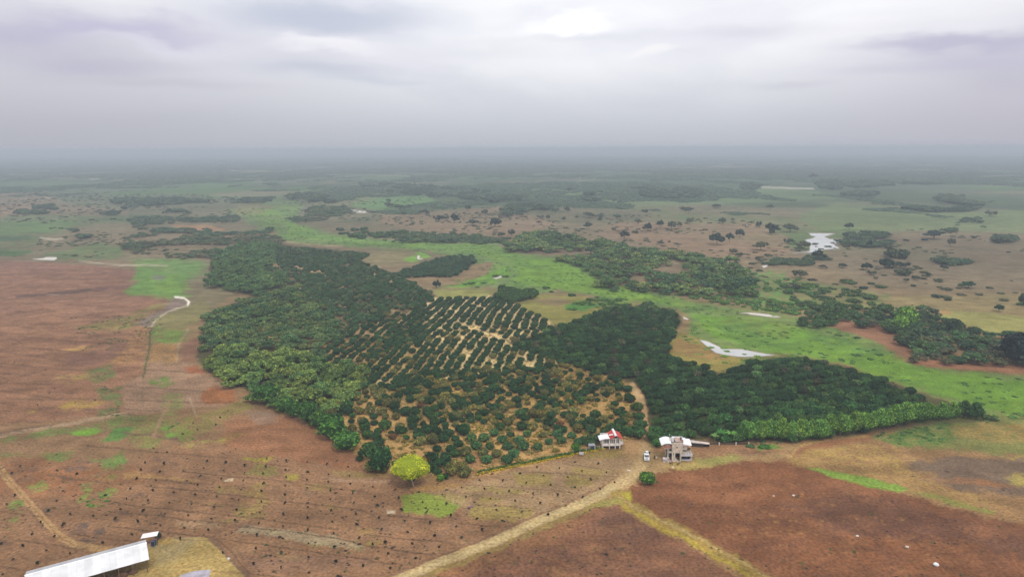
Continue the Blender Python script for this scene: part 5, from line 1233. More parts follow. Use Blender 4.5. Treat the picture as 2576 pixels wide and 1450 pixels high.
brush([(100, 560), (330, 590), (520, 650), (330, 655), (100, 640)], 9, 2, 6, (.09, .14, .06), 86, .54, (.35, .6))
tomass('brush', BR, 'shrub')

# ------------------------------------------------------------------ saplings
SAPS = z3([(1305, 45), (1315, 148), (1305, 228), (1312, 305), (1085, 283), (1085, 375), (1085, 465), (1070, 577), (1065, 695), (1060, 820), (1050, 960), (1048, 1110), (1315, 500), (1315, 610), (1318, 735), (1322, 860), (1322, 1005), (1325, 1155), (1540, 335), (1540, 420), (1550, 535), (1560, 645), (1575, 768), (1583, 905), (1595, 1055), (1615, 1195), (1745, 265), (1765, 362), (1777, 455), (1797, 567), (1810, 680), (1832, 813), (1970, 875), (1875, 1090), (1970, 297), (1992, 392), (2017, 490), (2035, 605), (2060, 720), (2095, 850), (2120, 970), (2145, 1120), (2193, 328), (2228, 417), (2258, 530), (2288, 640), (2320, 750), (2362, 865), (2400, 1010), (2432, 347), (852, 345), (850, 445), (830, 555), (820, 662), (800, 785), (790, 922), (772, 1075), (640, 323), (620, 420), (598, 530), (580, 633), (552, 760), (428, 303), (397, 397), (370, 503), (343, 615), (313, 730), (205, 275), (180, 372), (145, 468), (110, 583), (70, 708), (35, 823), (490, 52), (470, 130), (445, 213), (236, 188), (268, 105), (298, 38), (680, 84), (678, 155), (665, 235), (905, 10), (895, 97), (862, 162), (870, 262), (1100, 35), (1097, 125), (1100, 198), (1505, 72), (1523, 168), (1520, 245), (1720, 93), (1732, 188), (458, 960)])
SAPS += z4([(868, 467), (1103, 480), (1340, 498), (1583, 517), (1830, 540), (1275, 402), (1510, 425), (1755, 438), (1990, 462), (2232, 490), (1672, 348), (1905, 371), (2147, 390), (1830, 285), (2065, 302), (1443, 335), (682, 543), (920, 557), (1163, 579), (1408, 600), (1655, 620), (1908, 642), (2083, 562), (490, 615), (730, 635), (977, 655), (1228, 679), (1478, 700), (1740, 724), (1560, 819), (253, 587), (290, 690), (533, 713), (1038, 770), (1295, 790), (333, 800), (580, 831), (840, 858), (1100, 882), (367, 908), (632, 938), (895, 970), (413, 1030), (687, 1052), (455, 1143), (995, 405)])
SAPS += z2([(1758, 62), (1988, 80), (1707, 150), (1938, 175), (1655, 262), (1890, 278), (1578, 383), (1847, 400), (2100, 420), (1530, 498), (1795, 520), (2053, 543), (1465, 630), (1735, 648), (1998, 683), (1390, 752), (1668, 780), (1945, 822), (1245, 1040), (1597, 935), (768, 820), (1137, 710), (855, 693), (685, 522), (768, 405), (497, 788), (393, 932), (590, 650), (655, 963), (280, 1076), (562, 1122), (850, 1163), (160, 1232), (460, 1277), (35, 1412), (15, 1040), (185, 457), (692, 158), (933, 200), (145, 195), (1277, 455), (85, 560), (240, 108)])
SAPS += z8([(955, 1380), (1080, 1390), (1230, 1355), (925, 1425), (1360, 1370), (1490, 1380), (1050, 1440), (1300, 1165), (1450, 1085), (1270, 1120), (1200, 1195), (1550, 1290), (1010, 1285), (250, 1000), (495, 985), (325, 922), (360, 890), (625, 968), (95, 720), (1100, 1310), (1420, 1130), (1500, 1040)])
SM = []
for s_ in range(6):
    q_ = np.random.default_rng(200 + s_)
    L_ = [(q_.uniform(-.15, .15), q_.uniform(-.15, .15), .3 + q_.uniform(0, .12), .28, .2), (q_.uniform(-.3, .3), q_.uniform(-.3, .3), .2, .2, .14)]
    SM.append(crown_mesh('crown', L_, 46, .16, 300 + s_, LEAF_O, .6, .1))
SST = MB().tube((0, 0, -.05), (.02, 0, .3), .03, .02, 5).mesh('stem', BARK)
for u, v in SAPS:
    p = G(u, v + 2); sc = random.uniform(.7, 1.15) * (1 if v > 1150 else .9)
    if u > 1300 and v < 1230: reg = 'on the tan ground between the yellow hedge and the road'
    elif u > 1000 and v < 1300: reg = 'on the ground round the green patch below the yellow tree'
    elif v > 1320 and u > 450: reg = 'near the pale grey strip in front of the yard'
    elif u < 320 and v > 1140: reg = 'beside the curving dirt track at lower left'
    elif v < 1140: reg = 'on the patchy ground left of the feathery wood'
    else: reg = 'on the furrowed brown field left of the yellow tree'
    o = empty('sapling', p, random.uniform(0, 6.28), sc); tag(o, 'small dark sapling planted ' + reg, 'sapling', 'saplings planted over the brown field')
    c = bpy.data.objects.new('crown', SM[random.randrange(6)]); C.objects.link(c); c.parent = o; c.scale = (random.uniform(.7, 1.2), random.uniform(.7, 1.2), random.uniform(.8, 1.5))
    tn = jit((.016, .024, .016) if random.random() < .75 else (.04, .06, .04), .2); c['tint'] = [*tn, 1.0]
    k = bpy.data.objects.new('stem', SST); C.objects.link(k); k.parent = o

# ------------------------------------------------------------------ hedge in front of the orchard
hb = [(1205, 1192), (1250, 1181), (1300, 1171), (1350, 1161), (1400, 1151), (1450, 1141), (1500, 1132), (1528, 1125)]
HL = [G(*p) for p in hb]
hedge = empty('hedge', HL[0]); tag(hedge, 'long low yellow and green hedge between the orchard and the bare tan ground', 'hedge')
for part, off, hh, tn, nl in (('green_shrubs', .9, .42, (.09, .16, .03), 2600), ('yellow_flowers', 0, .22, (.46, .34, .02), 1800)):
    lb = []
    for a, b_ in zip(HL[:-1], HL[1:]):
        n = int((b_ - a).length / .9)
        for k in range(n):
            pp = a.lerp(b_, k / n) - HL[0]
            lb.append((pp.x + random.uniform(-.3, .3), pp.y + off + random.uniform(-.25, .25), hh * .7, random.uniform(.45, .7), hh * random.uniform(.7, 1.5)))
    cm = crown_mesh(part, lb, nl, .2, 40, LEAF_O); o = bpy.data.objects.new(part, cm); C.objects.link(o); o.parent = hedge; o['tint'] = [*tn, 1.0]

# ------------------------------------------------------------------ buildings
WHITE = mat('white_sheet', (.86, .86, .87), .45, .4, nscale=.8, namt=.03)
WHITEP = mat('white_paint', (.72, .66, .62), .8, nscale=1.5, namt=.07)
REDR = mat('red_roof', (.52, .05, .035), .6, .3, nscale=1.2, namt=.14)
CONC = mat('raw_concrete', (.62, .53, .44), .9, nscale=1.6, namt=.14, bump=.3)
CONC2 = mat('pale_render', (.68, .61, .54), .9, nscale=2.2, namt=.10)
BRICKM = mat('clay_brick', (.40, .20, .15), .9, nscale=2, namt=.12)
DARK = mat('interior_shade', (.02, .02, .022), .9)  # near-black colour standing in for shade inside rooms and under slabs
GLASS = mat('window_glass', (.05, .07, .07), .08, .8)
WOOD = mat('weathered_wood', (.17, .10, .06), .9, nscale=3)
GREYM = mat('grey_metal', (.30, .31, .33), .5, .4, .3)
LILAC = mat('lilac_white_paint', (.60, .57, .64), .7, nscale=2, namt=.06)
BLUE = mat('blue_plastic', (.015, .03, .10), .4, .4)
BLACK = mat('black_plastic', (.012, .012, .014), .4, .4)
RUBBER = mat('tyre_rubber', (.02, .02, .02), .9)
CARW = mat('white_car_paint', (.80, .80, .80), .25, .5)
SLATE = mat('dark_water_tank', (.05, .055, .07), .5, .4)
def bx(o, name, mt, *a, bevel=0, M=None):
    return MB().box(*a, M=M).build(name, mt, o, bevel)

# small house on stilts, red and white roof
ha = empty('stilt_house', G(1514, 1128), R(3)); tag(ha, 'small pinkish white house on stilts with a red and white roof beside the orchard', 'house')
bx(ha, 'floor_slab', WHITEP, -.1, 5.6, -.35, 4.0, 1.05, 1.3)
for x in (.15, 2.2, 4.0, 5.4):
    for y in (-.15, 2.0, 3.8):
        bx(ha, 'stilt', CONC2, x - .13, x + .13, y - .13, y + .13, -.2, 1.05)
bx(ha, 'back_wall', WHITEP, .0, 5.5, 3.75, 3.9, 1.3, 3.5)
bx(ha, 'side_wall', WHITEP, .0, .14, .1, 3.75, 1.3, 3.3)
bx(ha, 'side_wall', WHITEP, 5.36, 5.5, .1, 3.75, 1.3, 3.5)
# front: three bays
bx(ha, 'front_wall', WHITEP, .14, 5.36, .0, .12, 1.3, 1.72)
bx(ha, 'lintel', WHITEP, .14, 5.36, .0, .12, 3.1, 3.4)
for x in (.0, 2.05, 3.95, 5.2):
    bx(ha, 'column', WHITEP, x, x + .32, -.3, .0, 1.3, 3.42)
for x0, x1, n in ((.14, 2.05, 3), (2.37, 3.95, 3), (4.27, 5.2, 2)):
    w = (x1 - x0) / n
    for k in range(n):
        wo = bx(ha, 'window', GLASS, x0 + k * w + .05, x0 + (k + 1) * w - .05, .05, .08, 1.74, 3.08)
        fr = MB(); a0, a1 = x0 + k * w, x0 + (k + 1) * w
        fr.box(a0, a0 + .06, .02, .11, 1.72, 3.1); fr.box(a1 - .06, a1, .021, .111, 1.72, 3.1)
        fr.box(a0 + .06, a1 - .06, .02, .11, 1.722, 1.78); fr.box(a0 + .06, a1 - .06, .02, .11, 3.04, 3.098); fr.box((a0 + a1) / 2 - .02, (a0 + a1) / 2 + .02, .03, .10, 1.78, 3.04)
        fr.build('frame', WHITEP, wo)
bx(ha, 'curtain_wall', CONC2, .3, 1.7, .3, .36, 1.3, 2.9)
# roof: ridge running away from the viewer, slopes left and right, flared eaves
rz_ = 4.45; ridge_x = 4.1
def slope(name, sgn, eave, mt):
    mb = MB(); ny = 5
    cols = []
    for f_ in np.linspace(0, 1, 6):
        x = ridge_x + sgn * (.25 + f_ * eave); zz = rz_ - .05 - (rz_ - 3.35) * (f_ ** .72)
        cols.append((x, zz))
    for (xa, za), (xb, zb_) in zip(cols[:-1], cols[1:]):
        mb.slab([(xa, -.6, za), (xb, -.6, zb_), (xb, 4.5, zb_), (xa, 4.5, za)], .08)
    return mb.build(name, mt, ha)
slope('roof', -1, 1.75, REDR); slope('roof', 1, 1.9, REDR)
mb = MB()
for (x0, z0), (x1, z1) in zip([(-.38, -.12), (-.2, .1), (0, .17), (.2, .1)], [(-.2, .1), (0, .17), (.2, .1), (.38, -.12)]):
    mb.slab([(ridge_x + x0, -.75, rz_ + z0), (ridge_x + x1, -.75, rz_ + z1), (ridge_x + x1, 4.6, rz_ + z1), (ridge_x + x0, 4.6, rz_ + z0)], .1)
mb.build('ridge_cap', WHITE, ha)
mb = MB()
for k in range(5):
    f0, f1 = k / 5, (k + 1) / 5
    h0, h1 = 3.1 + .5 * math.sin(f0 * 1.8), 3.1 + .5 * math.sin(f1 * 1.8)
    mb.slab([(-.95 + f0 * 3.1, -.55, h0), (-.95 + f1 * 3.1, -.55, h1), (-.95 + f1 * 3.1, 2.6, h1 + .1), (-.95 + f0 * 3.1, 2.6, h0 + .1)], .1)
mb.build('side_roof', WHITE, ha)
mb = MB(); mb.slab([(2.2, .9, 3.95), (3.4, .5, 4.28), (3.45, 1.1, 4.31), (2.25, 1.5, 3.98)], .02); mb.build('roof_patch', WHITE, ha)
bx(ha, 'balcony', WHITEP, 5.6, 6.6, .3, 2.4, 1.15, 1.3)
mb = MB()
for x, y in ((6.55, .35), (6.55, 1.0), (6.55, 1.7), (6.55, 2.35), (5.7, .35), (6.1, .35)): mb.tube((x, y, 1.3), (x, y, 2.1), .04, n=5)
mb.tube((6.55, .35, 2.1), (6.55, 2.35, 2.1), .04, n=5); mb.tube((5.65, .35, 2.1), (6.55, .35, 2.1), .04, n=5)
mb.build('railing', WHITEP, ha)

# water tank and kiosk left of it
kt = empty('water_tank', G(1488, 1131)); tag(kt, 'dark water tank with a grey lid standing left of the stilt house', 'tank')
mb = MB(); mb.tube((0, .3, 0), (0, .3, 1.5), .75, .75, 14); mb.build('barrel', SLATE, kt)
mb = MB(); mb.slab([(-1.0, -.6, 1.62), (1.0, -.6, 1.72), (1.0, 1.2, 1.72), (-1.0, 1.2, 1.62)], .07); mb.build('lid', GREYM, kt)
for x, y in ((-.9, -.5), (.9, -.5), (.9, 1.1), (-.9, 1.1)): MB().box(x - .07, x + .07, y - .07, y + .07, -.1, 1.57).build('post', LILAC, kt)
sg = empty('signboard', G(1462, 1147), R(-10)); tag(sg, 'pale rectangular signboard on two posts at the end of the hedge', 'sign')
bx(sg, 'board', LILAC, -.65, .65, -.03, .03, .6, 1.5); 
for x in (-.5, .5): bx(sg, 'post', WOOD, x - .05, x + .05, .03, .12, -.1, 1.45)
fc = empty('wire_fence', G(1440, 1140)); tag(fc, 'sparse wire fence on thin posts between the signboard and the stilt house', 'fence')
fa = [G(1440, 1138), G(1470, 1134), G(1500, 1130), G(1512, 1128)]
for k in range(9):
    f_ = k / 8 * 3; i_ = min(int(f_), 2); pp = fa[i_].lerp(fa[i_ + 1], f_ - i_) - fc.location
    MB().box(pp.x - .05, pp.x + .05, pp.y - .05, pp.y + .05, -.1, 1.2).build('post', CONC2, fc)
mb = MB()
for h_ in (.4, .8, 1.1):
    for k in range(3):
        a, b_ = fa[k] - fc.location, fa[k + 1] - fc.location; mb.tube((a.x, a.y, h_), (b_.x, b_.y, h_), .012, n=4)
mb.build('wire', GREYM, fc)

# unfinished concrete house
hu = empty('unfinished_house', G(1688, 1159), R(-2), (1.0, 1.0, .87)); tag(hu, 'unfinished two-storey grey concrete house with curved white roof sheets', 'house')
# ground storey columns and slabs
for x, y in ((.9, .1), (2.7, .1), (-.4, 2.2), (.9, 5.6), (2.7, 5.6), (4.4, 5.6), (-.4, 5.6)):
    bx(hu, 'column', CONC2, x - .16, x + .16, y - .16, y + .16, -.2, 3.0)
bx(hu, 'floor_slab', CONC, -.7, 3.0, -.05, 5.9, 3.0, 3.22)
bx(hu, 'back_wall', CONC, -.5, 4.5, 5.62, 5.76, .0, 3.0)
bx(hu, 'inner_shade', DARK, -.3, 2.8, 3.2, 3.3, .02, 2.98)  # dark sheet across the open storey, its shade given as colour
# tall front wall with its round hole: a ring of wall round the hole
fw = MB(); cx_, cz_, rr_ = 1.45, 5.0, .3
x0, x1, z0, z1 = .1, 3.1, 3.22, 6.5
n = 24
ring = [(cx_ + rr_ * math.cos(2 * math.pi * k / n), cz_ + rr_ * math.sin(2 * math.pi * k / n)) for k in range(n)]
def outer(k):
    a = 2 * math.pi * k / n; c_, s_ = math.cos(a), math.sin(a)
    t_ = min(((x1 - cx_) / c_) if c_ > 1e-6 else 1e9, ((x0 - cx_) / c_) if c_ < -1e-6 else 1e9, ((z1 - cz_) / s_) if s_ > 1e-6 else 1e9, ((z0 - cz_) / s_) if s_ < -1e-6 else 1e9)
    return (cx_ + t_ * c_, cz_ + t_ * s_)
ot = [outer(k) for k in range(n)]
for yy in (-.05, .13):
    fw.add([(a, yy, b_) for a, b_ in ring] + [(a, yy, b_) for a, b_ in ot], [(k, (k + 1) % n, n + (k + 1) % n, n + k) for k in range(n)])
fw.add([(a, -.05, b_) for a, b_ in ring] + [(a, .13, b_) for a, b_ in ring], [(k, (k + 1) % n, n + (k + 1) % n, n + k) for k in range(n)])
fw.build('front_wall', CONC, hu)
bx(hu, 'wall_cap', CONC2, x0 - .04, x1 + .04, -.09, .17, 6.5, 6.66)
bx(hu, 'wall_edge', CONC2, x0 - .05, x0, -.08, .16, 3.22, 6.5); bx(hu, 'wall_edge', CONC2, x1, x1 + .06, -.08, .16, 3.22, 6.5)
bx(hu, 'side_wall', CONC, 2.95, 3.1, .14, 4.6, 3.22, 5.9)
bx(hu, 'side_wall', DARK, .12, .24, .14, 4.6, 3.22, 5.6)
bx(hu, 'rear_wall', CONC, .24, 2.95, 4.5, 4.62, 3.22, 6.1)
# tall pillar at the right front and the one at left
bx(hu, 'pillar', mat('sand_coloured_render', (.50, .43, .30), .9, nscale=2), 2.35, 2.6, -.42, -.2, -.1, 3.0)
bx(hu, 'pillar', CONC2, .05, .38, -.40, -.12, -.1, 3.2)
# stair ramp under the wall, curved
mb = MB(); K = 10; pf = []
for k in range(K + 1):
    f_ = k / K; pf.append((.4 + 2.0 * f_, 2.7 * (1 - f_) ** 1.6))
for (xa, za), (xb, zb_) in zip(pf[:-1], pf[1:]):
    mb.slab([(xa, -.35, za), (xb, -.35, zb_), (xb, .9, zb_), (xa, .9, za)], .25)
mb.prism([(pf[0][0] - .02, 0), *[(a, b_ - .22) for a, b_ in pf if b_ > .25], (2.1, 0)], -.30, -.12, 'y')
mb.build('stair_ramp', CONC, hu)
# left wing: red-brick parapet under a curved white sheet
bx(hu, 'wing_slab', CONC2, -2.1, .08, .4, 4.2, 4.3, 4.5)
bx(hu, 'brick_parapet', BRICKM, -2.0, .06, .35, .5, 4.5, 5.5)
bx(hu, 'brick_parapet', BRICKM, -2.1, -1.95, .35, 4.1, 4.5, 5.5)
for x, y in ((-1.0, .55), (-1.0, 3.8)): bx(hu, 'column', WHITEP, x - .1, x + .1, y - .1, y + .1, 0, 4.3)
bx(hu, 'wing_shade', DARK, -.9, .0, 2.4, 2.5, .05, 4.28)  # black panel painting the shaded void below the wing
def shell(x0, x1, y0, y1, z0, rise, mt, tilt=0.0):
    mb = MB(); K = 7
    for k in range(K):
        fa_, fb = k / K, (k + 1) / K
        za, zb_ = z0 + rise * math.sin(fa_ * math.pi * .8), z0 + rise * math.sin(fb * math.pi * .8)
        xa, xb = x0 + (x1 - x0) * fa_, x0 + (x1 - x0) * fb
        mb.slab([(xa, y0, za), (xb, y0, zb_), (xb, y1, zb_ + tilt), (xa, y1, za + tilt)], .1)
    return mb.build('roof_sheet', mt, hu)
shell(-3.0, .0, .2, 4.4, 5.62, .75, WHITE, .35)
shell(3.5, 6.1, 1.6, 4.8, 4.9, .1, WHITE, .75)
mb = MB(); mb.slab([(3.5, 1.6, 5.4), (4.9, 1.6, 5.2), (5.7, 1.6, 4.75), (5.5, 4.4, 5.5), (4.6, 4.8, 6.1), (3.5, 4.8, 6.3)], .12); mb.build('roof_sheet', WHITE, hu)
bx(hu, 'rear_slab', mat('pinkish_concrete', (.50, .36, .30), .9, nscale=1.5), 1.35, 3.0, 1.6, 4.45, 6.12, 6.3)
bx(hu, 'roof_rim', WHITE, 1.3, 3.9, 4.45, 4.65, 6.25, 6.6)
bx(hu, 'chimney_stack', BRICKM, 3.12, 3.5, 1.2, 1.6, 3.2, 7.0)
bx(hu, 'chimney_stack', WOOD, 2.9, 3.3, 2.4, 2.8, 6.3, 7.4)
bx(hu, 'roof_tank', WHITE, .3, .95, 2.0, 2.8, 5.9, 7.6, bevel=.08)
bx(hu, 'roof_tank', WHITEP, -.15, .15, 2.1, 2.4, 5.9, 7.3)
mb = MB(); mb.tube((-.3, 2.6, 6.2), (-.3, 2.6, 8.3), .04, n=5); mb.tube((-.55, 2.6, 8.0), (-.05, 2.6, 8.0), .03, n=5); mb.tube((-.3, 2.6, 8.3), (-.2, 2.6, 8.6), .12, .03, n=6); mb.build('aerial', mat('pale_green_metal', (.45, .55, .42), .5), hu)
mb = MB()
for x, y in ((3.2, 1.3), (3.4, 1.5), (2.95, 2.5), (3.25, 2.7)): mb.tube((x, y, 6.9), (x, y, 7.9), .025, n=4)
mb.build('rebar', WOOD, hu)
# right upper room and the gravelled terrace roof with lilac fascia
bx(hu, 'upper_room', CONC, 3.15, 5.0, 2.2, 4.6, 3.0, 4.8)
bx(hu, 'window', DARK, 3.35, 3.8, 2.16, 2.2, 3.7, 4.4)  # opening drawn as a near-black sheet, its inner shade painted
bx(hu, 'eave_slab', CONC2, 3.1, 6.0, 1.7, 4.9, 4.8, 4.92)
bx(hu, 'terrace_slab', mat('gravelled_slab', (.40, .35, .31), .95, nscale=5, namt=.22, bump=.5), 2.75, 6.0, .35, 4.9, 2.1, 2.25)
bx(hu, 'fascia', LILAC, 2.7, 6.1, .15, .35, 1.75, 2.36)
bx(hu, 'fascia', LILAC, 6.0, 6.16, .35, 4.9, 1.75, 2.34)
bx(hu, 'porch_shade', DARK, 2.9, 5.9, 1.6, 1.7, 0, 2.1)  # near-black sheet, the shade beneath the terrace slab as colour
bx(hu, 'porch_step', LILAC, 2.8, 6.0, .5, 1.6, 0, .14)
for x in (5.85,): bx(hu, 'porch_post', LILAC, x - .08, x + .08, .4, .56, .14, 1.75)
bx(hu, 'rear_annex', WOOD, 4.9, 6.2, 3.4, 5.4, .0, 3.2)
bx(hu, 'annex_roof', mat('rusty_sheet', (.42, .25, .14), .8, nscale=2), 4.7, 6.5, 3.2, 5.6, 3.2, 3.3)
mb = MB()
for k in range(5): mb.box(3.4 + k * .38, 3.4 + k * .38 + .3, .8 + (k % 2) * .5, 1.2 + (k % 2) * .5, 2.26, 2.4 + .1 * (k % 3))
mb.build('block_heap', CONC2, hu)

# stack of wrapped blocks left of it
st = empty('block_stack', G(1676, 1160)); tag(st, 'stack of lilac-wrapped building blocks on the ground left of the unfinished house', 'stack')
PINKB = mat('pinkish_blocks', (.42, .32, .32), .9, nscale=4, namt=.15)
for r_ in range(3):
    for k in range(3):
        for d_ in range(2):
            bx(st, 'block', [LILAC, PINKB, CONC2][(k + r_ + d_) % 3], -1.0 + k * .62, -1.0 + k * .62 + .56, -.3 + d_ * .6, .24 + d_ * .6, .36 * r_, .36 * r_ + .33 - .03 * ((k + r_) % 2))
rb = empty('rubble_pile', G(1685, 1160.5)); tag(rb, 'low heap of broken bricks beside the wrapped block stack', 'rubble')
for k in range(22):
    M_ = Matrix.Translation((random.gauss(0, .35), random.gauss(0, .3), random.uniform(.05, .5))) @ Matrix.Rotation(random.uniform(0, 3), 4, 'Z') @ Matrix.Rotation(random.uniform(-.6, .6), 4, 'X')
    bx(rb, 'brick', [BRICKM, CONC2, PINKB][k % 3], -.14, .14, -.1, .1, -.08, .08, M=M_)

# long low outbuilding with a pale sheet roof and dark fence line behind the yard
lb_ = empty('low_outbuilding', G(1738, 1122), R(-6)); tag(lb_, 'long low outbuilding with a pale pink sheet roof right of the unfinished house', 'shed')
mb = MB(); mb.slab([(-.6, -.3, 1.5), (5.4, -.3, 1.1), (5.6, .8, 1.15), (-.2, 1.3, 1.6)], .08); mb.build('roof', mat('pale_grey_sheet', (.60, .52, .46), .7, nscale=1), lb_)
bx(lb_, 'wall', mat('near_black_wall', (.06, .05, .048), .9), -.4, 3.6, 0, .12, -.1, 1.3)  # wall front near black below the sheet roof
bx(lb_, 'wall', DARK, 3.6, 5.4, .2, .3, -.1, 1.1)  # near-black panel for the dark part below the roof
wf = empty('boundary_wall', G(1800, 1116)); tag(wf, 'low dark boundary wall running below the banana plants to the windbreak', 'wall')
wa = [G(1785, 1117), G(1830, 1117), G(1880, 1117), G(1895, 1122)]
mb = MB()
for a, b_ in zip(wa[:-1], wa[1:]):
    d_ = (b_ - a); L_ = d_.length; M_ = Matrix.Translation(a - wf.location) @ Matrix.Rotation(math.atan2(d_.y, d_.x), 4, 'Z'); mb.box(0, L_, -.08, .08, -.2, .55, M=M_)
mb.build('wall_panel', mat('dark_mud_wall', (.10, .07, .05), .9, nscale=2), wf)
for a in (G(1808, 1118), G(1882, 1118), G(1850, 1118)):
    a = a - wf.location; bx(wf, 'post', CONC2, a.x - .15, a.x + .15, a.y - .3, a.y - .08, -.1, .95)

# pickup truck facing the viewer
def car(loc, rz):
    o = empty('pickup_truck', loc, rz); tag(o, 'white pickup truck facing the camera on the yard between the two houses', 'truck')
    prof = [(-2.35, .35), (-2.42, .75), (-2.3, .95), (-1.3, 1.08), (-.75, 1.62), (.55, 1.66), (.75, 1.05), (2.3, 1.05), (2.35, .4)]
    MB().prism(prof[:4] + [(-1.2, 1.05), (.75, 1.05)] + prof[6:], -.88, .88).build('body', CARW, o, .05)
    MB().prism([(-1.28, 1.03), (-.75, 1.6), (.5, 1.63), (.72, 1.03)], -.76, .76).build('cabin', GLASS, o, .03)
    MB().prism([(-.80, 1.60), (-.74, 1.68), (.5, 1.70), (.56, 1.62)], -.78, .78).build('roof', CARW, o, .02)
    mb = MB()
    for x in (-.77, .77): mb.tube((x, -1.28, 1.05), (x, -.76, 1.62), .04, n=5); mb.tube((x, .68, 1.05), (x, .52, 1.63), .05, n=5); mb.tube((x, -.15, 1.05), (x, -.12, 1.63), .04, n=5)
    mb.build('pillars', CARW, o)
    bx(o, 'grille', BLACK, -.5, .5, -2.46, -2.40, .62, .84); bx(o, 'bumper', CARW, -.86, .86, -2.52, -2.38, .34, .55, bevel=.03)
    bx(o, 'bonnet_vent', BLACK, -.55, .55, -1.95, -1.6, 1.03, 1.06)
    for x in (-.68, .68): bx(o, 'headlight', mat('lamp_glass', (.6, .62, .65), .1, .8), x - .15, x + .15, -2.45, -2.37, .66, .84)
    for x in (-.84, .84):
        for y in (-1.5, 1.45):
            w = empty('wheel', (x, y, .36)); w.parent = o
            MB().tube((-.12, 0, 0), (.12, 0, 0), .36, n=16).build('tyre', RUBBER, w); MB().tube((-.125, 0, 0), (.125, 0, 0), .2, n=10).build('rim', GREYM, w)
    bx(o, 'load_bed', BLACK, -.78, .78, .85, 2.25, 1.055, 1.09)
    return o
pc = G(1629, 1159)
tr_ = car((pc.x, pc.y + 1.9, pc.z), R(-9)); tr_.scale = (.84, .88, .88)
tk = empty('black_tank', (pc.x + .3, pc.y + 3.05, pc.z - .08), R(-9), .85); tag(tk, 'black plastic tank with a white lid in the back of the pickup', 'tank')
MB().tube((0, 0, 1.1), (0, 0, 2.0), .82, .74, 16).build('barrel', BLACK, tk, 0); MB().tube((0, 0, 2.0), (0, 0, 2.1), .6, .45, 14).build('lid', WHITE, tk)
MB().box(.6, 1.2, -.1, .6, 1.1, 1.9).build('crate', BLACK, tk, .05)

# people standing beside the truck
def person(loc, rz, shirt, trousers, label, s_=1.0, arm=.1):
    o = empty('person', loc, rz, s_); tag(o, label, 'person', None)
    J = {'pelvis': (0, 0, .92), 'chest': (0, 0, 1.25), 'neck': (0, .0, 1.46), 'head': (0, -.02, 1.60), 'top': (0, -.01, 1.70)}
    V_ = [(0, 0, .92), (0, 0, 1.25), (0, 0, 1.44), (0, -.02, 1.58), (0, -.01, 1.68)]; Rr = [.13, .15, .06, .095, .08]; E = [(0, 1), (1, 2), (2, 3), (3, 4)]
    for sx_ in (-1, 1):
        b0 = len(V_)
        V_ += [(sx_ * .18, 0, 1.38), (sx_ * (.24 + arm), -.02, 1.12), (sx_ * (.22 + arm), -.12, .88), (sx_ * (.22 + arm), -.16, .80)]; Rr += [.07, .05, .036, .04]
        E += [(2, b0), (b0, b0 + 1), (b0 + 1, b0 + 2), (b0 + 2, b0 + 3)]
        b0 = len(V_)
        V_ += [(sx_ * .1, 0, .84), (sx_ * .12, -.02, .48), (sx_ * .13, .03, .08), (sx_ * .14, -.13, .04)]; Rr += [.095, .065, .045, .04]
        E += [(0, b0), (b0, b0 + 1), (b0 + 1, b0 + 2), (b0 + 2, b0 + 3)]
    me = bpy.data.meshes.new('body'); me.from_pydata(V_, E, [])
    b_ = bpy.data.objects.new('body', me); C.objects.link(b_); b_.parent = o
    sk = b_.modifiers.new('skin', 'SKIN'); b_.modifiers.new('sub', 'SUBSURF').levels = 1
    for i_, r_ in enumerate(Rr): me.skin_vertices[0].data[i_].radius = (r_, r_)
    me.skin_vertices[0].data[0].use_root = True
    dg = bpy.context.evaluated_depsgraph_get(); ev = b_.evaluated_get(dg); nm = bpy.data.meshes.new_from_object(ev)
    b_.modifiers.clear(); b_.data = nm
    nm.materials.clear()
    for m_ in (mat('skin', (.16, .09, .055), .6), shirt, trousers): nm.materials.append(m_)
    for pz in nm.polygons:
        c_ = pz.center
        pz.material_index = 1 if (.92 < c_.z < 1.44) else (2 if c_.z <= .92 and abs(c_.x) < .22 and c_.z > .07 else 0)
        pz.use_smooth = True
    mb = MB(); mb.tube((0, .0, 1.66), (0, .0, 1.74), .105, .06, 10); mb.build('hair', BLACK, o)
    return o
person(G(1646, 1154.5), R(10), mat('dark_shirt', (.02, .02, .025)), mat('dark_trousers', (.025, .025, .03)), 'person in dark clothes standing right of the pickup', .82)
person(G(1650.5, 1155), R(-30), mat('cream_shirt', (.7, .66, .55)), mat('cream_trousers', (.6, .56, .48)), 'person in cream clothes standing beside the person in dark', .8)

# two dogs and a pale sack on the yard
def dog(loc, rz, lab):
    o = empty('dog', loc, rz); tag(o, lab, 'dog')
    V_ = [(-.32, 0, .48), (0, 0, .5), (.3, 0, .52), (.46, 0, .66), (.56, 0, .72), (.70, 0, .68), (-.42, 0, .5), (-.6, 0, .62)]
    Rr = [.11, .12, .13, .08, .09, .045, .04, .02]; E = [(0, 1), (1, 2), (2, 3), (3, 4), (4, 5), (0, 6), (6, 7)]
    for bi, x, dx in ((2, .3, 0), (0, -.32, -.06)):
        for s_ in (-1, 1):
            b0 = len(V_); V_ += [(x, s_ * .09, .36), (x + dx, s_ * .1, .2), (x + .0, s_ * .1, .03)]; Rr += [.055, .035, .03]; E += [(bi, b0), (b0, b0 + 1), (b0 + 1, b0 + 2)]
    me = bpy.data.meshes.new('body'); me.from_pydata(V_, E, []); b_ = bpy.data.objects.new('body', me); C.objects.link(b_); b_.parent = o
    b_.modifiers.new('skin', 'SKIN'); b_.modifiers.new('sub', 'SUBSURF').levels = 1
    for i_, r_ in enumerate(Rr): me.skin_vertices[0].data[i_].radius = (r_, r_)
    me.skin_vertices[0].data[1].use_root = True
    me.materials.append(mat('brown_fur', (.045, .03, .02), .9))
